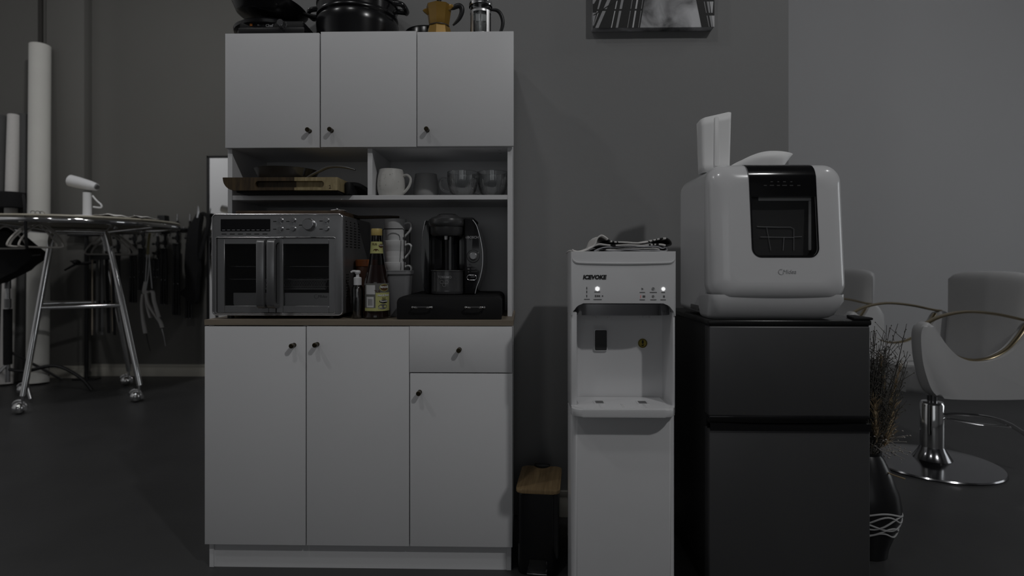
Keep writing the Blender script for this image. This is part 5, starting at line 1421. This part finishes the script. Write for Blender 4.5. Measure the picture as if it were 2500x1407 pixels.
# ---- hangers
def hanger(lab, x, y, rz, zt, grp, w=.38, m=None):
    t = thing('clothes_hanger', lab, 'hanger', (x, y, zt), rz, grp)
    m = m or M['white_pl']
    MB().tube([(0, 0, -.075), (0, 0, -.045), (.012, 0, -.030), (.020, 0, -.014), (.008, 0, .004), (-.010, 0, .002), (-.016, 0, -.012)], .0028, 8, smooth=5).build('hook', M['chrome'], t, local=True)
    MB().tube([(0, 0, -.075), (w * .18, 0, -.100), (w * .40, 0, -.165), (w * .49, 0, -.210), (w * .47, 0, -.228), (w * .3, 0, -.232), (-w * .3, 0, -.232), (-w * .47, 0, -.228), (-w * .49, 0, -.210), (-w * .40, 0, -.165), (-w * .18, 0, -.100)], .0062, 8, True, smooth=5, flat=(1, 1)).build('shoulder_frame', m, t, local=True)
    return t
hz_ = RZ + .017
HM = mat('hanger_plastic', (.45, .43, .40), .5)
def on_ring(deg, k=1.0): return RC.x + RR_ * k * math.cos(math.radians(deg)), RC.y + RR_ * k * math.sin(math.radians(deg))
# right-hand bunch: hangers with clipped strips
xh, yh = PX(262, 4.35), 4.35
hg = thing('hanging_belts', 'bunch of long narrow fabric straps hanging below the front hanger of the rack', 'straps', (xh, 4.40, .5), group=None)
b = MB()
for i, (px, w) in enumerate(((227, 2.4), (236, 5), (243, 6), (251, 6), (259, 7), (268, 6), (276, 6))):
    xx = PX(px, 4.40); ww = w * .0032 / 2; z1, z0 = PZ(px, 632, 4.40), PZ(px, 818 - (i % 3) * 4, 4.40); sh = .018 * (i > 3)
    b.prism([(xx - ww, z1), (xx + ww, z1), (xx + ww + sh, z0), (xx - ww + sh, z0)], 4.39 + .012 * (i % 3), 4.395 + .012 * (i % 3), 'xz', m=(M['tube_card'] if i in (0, 5) else M['paper_dk'] if i % 2 else M['fabric_blk']))
b.build('strap', None, hg)
b = MB(); b.box(PX(222, 4.40), PX(280, 4.40), 4.385, 4.425, PZ(250, 634, 4.40), PZ(250, 622, 4.40), .003); b.build('clip_bar', M['blk'], hg)
z_h = PZ(260, 621, 4.38) + .232
hanger('front white hanger on the right of the rack, above the hanging straps', PX(262, 4.38), 4.38, 0, z_h, 'hangers on the rack', .355, HM)
for i, (dpx, dy) in enumerate(((20, .03), (25, .08), (30, .13), (34, .18))):
    hanger(['second', 'third', 'fourth', 'fifth and rearmost'][i] + ' hanger behind the front one on the right of the rack', PX(262 + dpx * .4, 4.38 + dy), 4.40 + dy, math.radians(4 + 5 * i), z_h, 'hangers on the rack', .32, HM)
hanger('near hanger facing the camera at the left end of the rack', PX(14, 3.98), 3.98, 0, PZ(14, 607, 3.98) + .232, 'hangers on the rack', .30, HM)
for i, rz in enumerate((74, 66, 80)):
    hanger(['left', 'middle', 'right'][i] + ' hanger of the three seen nearly edge-on under the left of the rack', PX(80 + 5 * i, 3.70), 3.70 + .02 * i, math.radians(rz), PZ(82, 605, 3.7) + .236, 'hangers on the rack', .30, HM)
# ================================================================== hook rail with folded light stands on the far wall
YR_ = 5.0
xr0, xr1 = PX(172, YR_), PX(478, YR_); zr = PZ(300, 560, YR_)
t = thing('hook_rail', 'black wall rail of small metal hooks on the far wall', 'hook rail', ((xr0 + xr1) / 2, YR_, zr))
MB().box(PX(230, YR_), xr1, YF - .02, YF - .001, zr - .012, zr + .012, .003).build('rail', M['blk'], t)
for i in range(12):
    px = 262 + i * 19; xx = PX(px, YR_ + .03)
    MB().tube([(xx, YF - .015, zr), (xx, YF - .055, zr), (xx, YF - .065, zr + .010), (xx, YF - .065, zr + .022)], .0035, 8).build('hook', M['steel_lt'], t)
def light_stand(lab, px, py1, py0, Y=5.0):
    x = PX(px, Y); z1, z0 = PZ(px, py1, Y), PZ(px, py0, Y); H = z1 - z0
    t = thing('light_stand', lab, 'light stand', (x, Y, z0), group='folded light stands on the wall')
    MB().cyl((x, Y, z0 + .02), (x, Y, z1 - .06), .010, 10).build('pole', M['blk'], t)
    MB().tube([(x, Y, z1 - .06), (x, Y, z1 - .03), (x, Y, z1 - .028), (x, Y, z1 - .008), (x, Y, z1)], [.008, .008, .006, .006, .0065], 10).build('spigot', M['steel_lt'], t)
    for zz in (z1 - .13, z1 - .21):
        b = MB(); b.cyl((x, Y, zz - .02), (x, Y, zz + .02), .0165, 12); b.cyl((x - .035, Y - .005, zz), (x, Y, zz), .006, 8); b.sphere((x - .036, Y - .005, zz), .012, 8)
        b.build('locking_collar', M['blk'], t)
    lt = z1 - .26
    for k, dx in enumerate((-.024, 0, .024)):
        l = MB(); l.cyl((x + dx * .8, Y - .018 + .01 * (k == 1), lt), (x + dx, Y - .018, z0 + .012), .0105, 10); l.sphere((x + dx * .8, Y - .029, lt - .004), .007, 8, m=None); l.build('leg', M['blk'], t)
    b = MB()
    for dx in (-.014, .020): b.sphere((x + dx, Y - .03, z0 + (lt - z0) * .45), .0045, 8); b.sphere((x + dx * .8, Y - .03, z0 + .012), .0045, 8)
    b.sphere((x + .016, Y - .03, lt + .002), .005, 8)
    b.build('rivet', M['steel_lt'], t)
    return t
specs = [(288, 545, 690, 'folded black light stand furthest left on the wall, just right of the hangers'), (328, 525, 742, 'folded black light stand left of the hanging white straps'),
         (349, 535, 712, 'folded black light stand behind the hanging white straps'), (385, 560, 680, 'short folded black stand right of the hanging white straps'),
         (403, 535, 746, 'folded black light stand hanging under the black square bracket'), (433.5, 523, 773, 'folded black light stand with steel tip, left of the black sling bag'),
         (464, 523, 780, 'folded black light stand with steel tip, half covered by the black sling bag')]
for (px, p1, p0, lb) in specs: light_stand(lb, px, p1, p0)
t = thing('wall_bracket', 'black square bracket at the right end of the rack, before the wall', 'bracket', (PX(394, 4.8), 4.8, 1.2))
MB().prism([P(385, 526, 4.8), P(403, 526, 4.8), P(406, 570, 4.8), P(396, 572, 4.8), P(386, 556, 4.8)], 4.79, 4.86, 'xz', .006).build('bracket', M['blk'], t)
# black sling bag
t = thing('sling_bag', 'long black fabric sling bag hanging on the wall right of the light stands', 'bag', (PX(480, 4.93), 4.93, PZ(480, 740, 4.93)))
Yb = 4.93
bp = smooth_path([(a, 0, c) for a, c in c2([(470, 548), (480, 530), (486, 520), (494, 525), (489, 560), (486, 620), (488, 660), (484, 690), (482, 735), (474, 743), (464, 738), (452, 722), (440, 716), (442, 712), (456, 706), (460, 690), (455, 655), (458, 600), (462, 570)], Yb)], 3, True)
MB().prism([(p.x, p.z) for p in bp], Yb - .03, Yb + .03, 'xz', .018, 3).build('bag', M['fabric_blk'], t)
MB().tube([V(487, 525, Yb), V(497, 522, Yb), V(506, 530, Yb), V(507, 550, Yb), V(500, 580, Yb), V(492, 610, Yb), V(487, 632, Yb)], .016, 8, smooth=5, flat=(1, .5)).build('shoulder_strap', M['fabric_blk'], t)
MB().tube([V(482, 532, Yb - .03), V(484, 518, Yb - .03), V(484, 503, Yb - .03)], [.009, .008, .004], 8).build('tip', M['steel_lt'], t)
# hanging white straps with khaki loop
t = thing('white_straps', 'bundle of white straps and cords hanging from a khaki loop on the wall', 'straps', (PX(365, 4.9), 4.9, PZ(365, 815, 4.9)))
Yb = 4.9
MB().tube([V(366, 570, Yb), V(364, 580, Yb), V(362, 600, Yb), V(361, 622, Yb)], .013, 8, smooth=3, flat=(1.2, .5)).build('khaki_loop', M['khaki'], t)
b = MB()
b.tube([V(359, 622, Yb), V(357, 655, Yb), V(354, 700, Yb), V(351, 718, Yb)], .004, 6, smooth=3); b.tube([V(364, 622, Yb), V(367, 660, Yb), V(371, 705, Yb)], .004, 6, smooth=3); b.tube([V(365, 622, Yb), V(362, 670, Yb), V(356, 710, Yb)], .004, 6, smooth=3)
b.build('cord', M['white_pl'], t)
for pts in ([(350, 718), (347, 745), (350, 785), (355, 814)], [(357, 710), (362, 740), (380, 770), (391, 786), (396, 800)], [(357, 720), (361, 750), (368, 776)], [(356, 688), (352, 712), (358, 716), (372, 712), (376, 735), (388, 775)]):
    MB().tube([V(a, c, Yb - .01) for a, c in pts], .024, 8, smooth=4, flat=(1.05, .35)).build('strap', M['cloth_w'], t)
MB().tube([V(395, 803, Yb - .01), V(400, 822, Yb - .01), V(404, 845, Yb)], [.004, .002, .0015], 6).build('cord_end', M['white_pl'], t)
MB().tube([V(357, 815, Yb - .01), V(361, 835, Yb), V(367, 858, Yb)], [.003, .003, .002], 6).build('black_cord', M['blk'], t)
# black boom pole standing before the pilaster
t = thing('boom_stand', 'black boom stand with clamps in front of the pilaster groove', 'stand', (PX(211, 4.9), 4.9, 0))
xx = PX(211, 4.9)
MB().cyl((xx, 4.9, .0), (xx, 4.9, PZ(211, 570, 4.9)), .016, 12).build('pole', M['blk'], t)
MB().box(PX(170, 4.9), PX(243, 4.9), 4.87, 4.93, PZ(211, 577, 4.9), PZ(211, 553, 4.9), .004).build('cross_head', M['blk'], t)
b = MB(); b.tube([V(158, 660, 4.88), V(185, 645, 4.88), V(232, 640, 4.88)], [.008, .012, .014], 8); b.sphere(V(186, 640, 4.87), .03, 10, (1.3, .7, .7)); b.cyl(V(172, 638, 4.88), V(186, 638, 4.88), .006, 8); b.build('clamp_arm', M['blk'], t)
MB().cyl((xx, 4.9, PZ(211, 745, 4.9)), (xx, 4.9, PZ(211, 733, 4.9)), .026, 12).build('collar', M['blk'], t)
MB().box(xx - .10, xx + .10, 4.86, 4.94, 0, .012, .004).build('foot_plate', M['blk'], t)
# ================================================================== rolls
def roll(lab, px1, py1, px0, py0, Y1, Y0, r1, m, nm='paper_roll', hole=True):
    p1, p0 = V(px1, py1, Y1), V(px0, py0, Y0); p0.z = max(p0.z, 0.0) + .0
    d = (p1 - p0).normalized(); p0.z = 0.004 + r1 * math.sqrt(max(0, 1 - d.z * d.z))
    t = thing(nm, lab, 'paper roll', (p0.x, p0.y, 0), group=None)
    n = 28
    u = d.orthogonal().normalized(); w = d.cross(u)
    rows = []
    rc = r1 * .34
    for (p, rr) in ((p0, rc), (p0, r1), (p1, r1), (p1, rc), (p1 - d * .15, rc)):
        rows.append([p + (u * math.cos(2 * PI * i / n) + w * math.sin(2 * PI * i / n)) * rr for i in range(n)])
    MB().grid(rows, closed=True).build('paper', m, t)
    rows = []
    for (p, rr) in ((p0, rc * .8), (p0, rc - .001), (p1 + d * .004, rc - .001), (p1 + d * .004, rc * .8), (p1 - d * .2, rc * .8)):
        rows.append([p + (u * math.cos(2 * PI * i / n) + w * math.sin(2 * PI * i / n)) * rr for i in range(n)])
    MB().grid(rows, closed=True).build('core', M['tube_card'], t)
    return t
roll('tall cream paper backdrop roll leaning in the corner, taller than the others', 98, 112, 92, 925, 4.90, 4.72, .078, M['paper'])
roll('short white backdrop roll between two grey rolls, held by a black strap', 34, 282, 15, 925, 4.92, 4.66, .046, M['cloth_w'])
roll('dark grey backdrop roll left of the short white roll', 2, 284, -14, 925, 4.93, 4.75, .050, M['paper_dk'])
roll('dark grey backdrop roll between the short white roll and the tall cream roll', 60, 281, 51, 915, 4.97, 4.80, .045, M['paper_dk'])
t = thing('roll_strap', 'black strap wrapped around the short backdrop rolls', 'strap', (PX(28, 4.7), 4.70, PZ(28, 505, 4.7)))
b = MB(); za, zb_ = PZ(28, 505, 4.7), PZ(28, 468, 4.7)
MB().prism(rrect(PX(-30, 4.80), PX(64, 4.80), 4.67, 4.97, .05), za, zb_, 'xy', .004).build('strap', M['fabric_blk'], t)
# ================================================================== left foreground clutter
Yk = 3.95
t = thing('studio_stand', 'tall steel light stand with black foam grip at the left edge, behind the rack', 'light stand', (PX(28, 4.3), 4.3, 0))
Y = 4.3; xx = PX(19, Y)
MB().tube([(xx, Y, .10), (xx, Y, PZ(19, 755, Y))], .016, 12).build('lower_tube', M['steel_lt'], t)
MB().tube([(xx, Y, PZ(19, 890, Y)), (xx, Y, PZ(19, 755, Y))], .028, 16).build('foam_grip', M['fabric_blk'], t)
MB().tube([(xx, Y, PZ(19, 755, Y)), (xx, Y, PZ(15, 580, Y))], .015, 12).build('upper_tube', M['steel_lt'], t)
MB().cyl((xx, Y, PZ(19, 752, Y)), (xx, Y, PZ(19, 730, Y)), .022, 12).build('collar', M['steel'], t)
MB().cyl((xx, Y, PZ(19, 705, Y)), (xx, Y, PZ(19, 685, Y)), .021, 12).build('collar', M['steel'], t)
for (px, py, yy) in ((150, 924, 4.85), (-70, 960, 4.1), (-20, 905, 4.9)):
    e = V(px, py, yy); e.z = .012
    l = MB(); l.cyl((xx, Y, .34) if px > 100 else (xx, Y, .24), e, .011, 8); l.build('leg', M['steel'], t)
b = MB(); b.tube([(xx, Y, .20), (xx + .12, Y + .02, .18), (xx + .32, Y + .06, .215), (xx + .48, Y + .10, .12), (xx + .56, Y + .12, .015)], .013, 8, smooth=5); b.build('curved_foot', M['blk'], t)
t = thing('floor_bar', 'short bright steel foot bar standing out below the rack', 'bar', tuple(V(72, 985, 4.1).to_2d()) + (0,))
a, c = V(63, 930, 4.15), V(75, 984, 4.13); c.z = .012
MB().cyl(a, c, .014, 10).build('bar', M['steel_lt'], t)
# big black softbox hanging under the rack at the far left
t = thing('softbox', 'black fabric softbox folded like a fan, hanging at the left edge behind the rack leg', 'softbox', (PX(20, 4.1), 4.15, PZ(20, 690, 4.1)))
Y = 4.12
bp = [P(a, c, Y) for a, c in ((-70, 560), (10, 556), (30, 575), (66, 592), (104, 616), (104, 632), (60, 660), (0, 690), (-70, 715))]
MB().prism(bp, Y - .06, Y + .06, 'xz', .03, 3).build('fabric', M['fabric_blk'], t)
MB().cyl(V(-60, 640, Y), V(100, 622, Y - .062), .006, 8).build('rib', M['blk'], t)
t = thing('black_strap', 'black strap looped over the left part of the rack ring', 'strap', (PX(62, 3.6), 3.6, 1.0))
MB().tube([V(57, 478, 3.66), V(60, 500, 3.6), V(62, 540, 3.58), V(64, 590, 3.60), V(66, 606, 3.62)], .014, 8, smooth=4, flat=(1, .6)).build('strap', M['fabric_blk'], t)

# ================================================================== camera and light
cd = bpy.data.cameras.new('camera'); co = bpy.data.objects.new('camera', cd); COL.objects.link(co)
co.location = (0, 0, 1.0); co.rotation_euler = (PI / 2, 0, TH)
cd.sensor_width = 36; cd.sensor_fit = 'HORIZONTAL'; cd.lens = 36 * F / 2500
cd.shift_y = -(703.5 - HOR) / 2500
cd.dof.use_dof = True; cd.dof.focus_distance = 1.92; cd.dof.aperture_fstop = 2.2
cd.clip_start = .05
SC.camera = co
def area(name, loc, target, size, power, col=(1, 1, 1), sy=None, spread=PI):
    l = bpy.data.lights.new(name, 'AREA'); l.energy = power; l.size = size; l.color = col; l.spread = spread
    if sy: l.shape = 'RECTANGLE'; l.size_y = sy
    else: l.shape = 'DISK'
    o = bpy.data.objects.new(name, l); COL.objects.link(o); o.location = loc
    o.rotation_euler = (Vector(target) - Vector(loc)).to_track_quat('-Z', 'Y').to_euler()
    return o
area('ceiling_lamp_key', (2.5, -1.6, 4.8), (-.1, 2.0, .4), .17, 205)
area('ceiling_lamp_centre', (-0.95, -0.2, 4.8), (-.5, 2.0, .4), .30, 40)
area('ceiling_lamp_left', (-2.9, 0.4, 4.8), (-.4, 2.2, .8), .17, 42)
area('ceiling_lamp_back_left', (-2.3, 2.9, 3.5), (-3.3, 5.0, .6), .2, 62)
area('ceiling_lamp_back_right', (2.9, 1.6, 3.5), (2.8, 4.6, 1.0), .25, 32)
area('ceiling_lamp_entry', (-3.6, 0.8, 3.5), (-4.9, 1.0, 1.5), .3, 40)
area('rear_fill_light', (-0.4, YB + .12, 1.55), (-.4, 2, 1.2), 2.6, 14, (.95, .98, 1), 1.7)  # added soft fill from behind the camera, evens out the front faces
w = bpy.data.worlds.new('world'); SC.world = w; w.use_nodes = True
w.node_tree.nodes['Background'].inputs[0].default_value = (.8, .85, .9, 1); w.node_tree.nodes['Background'].inputs[1].default_value = .3
SC.view_settings.view_transform = 'Standard'; SC.view_settings.look = 'None'; SC.view_settings.gamma = 1; SC.view_settings.exposure = -2.2
SC.view_settings.use_curve_mapping = False
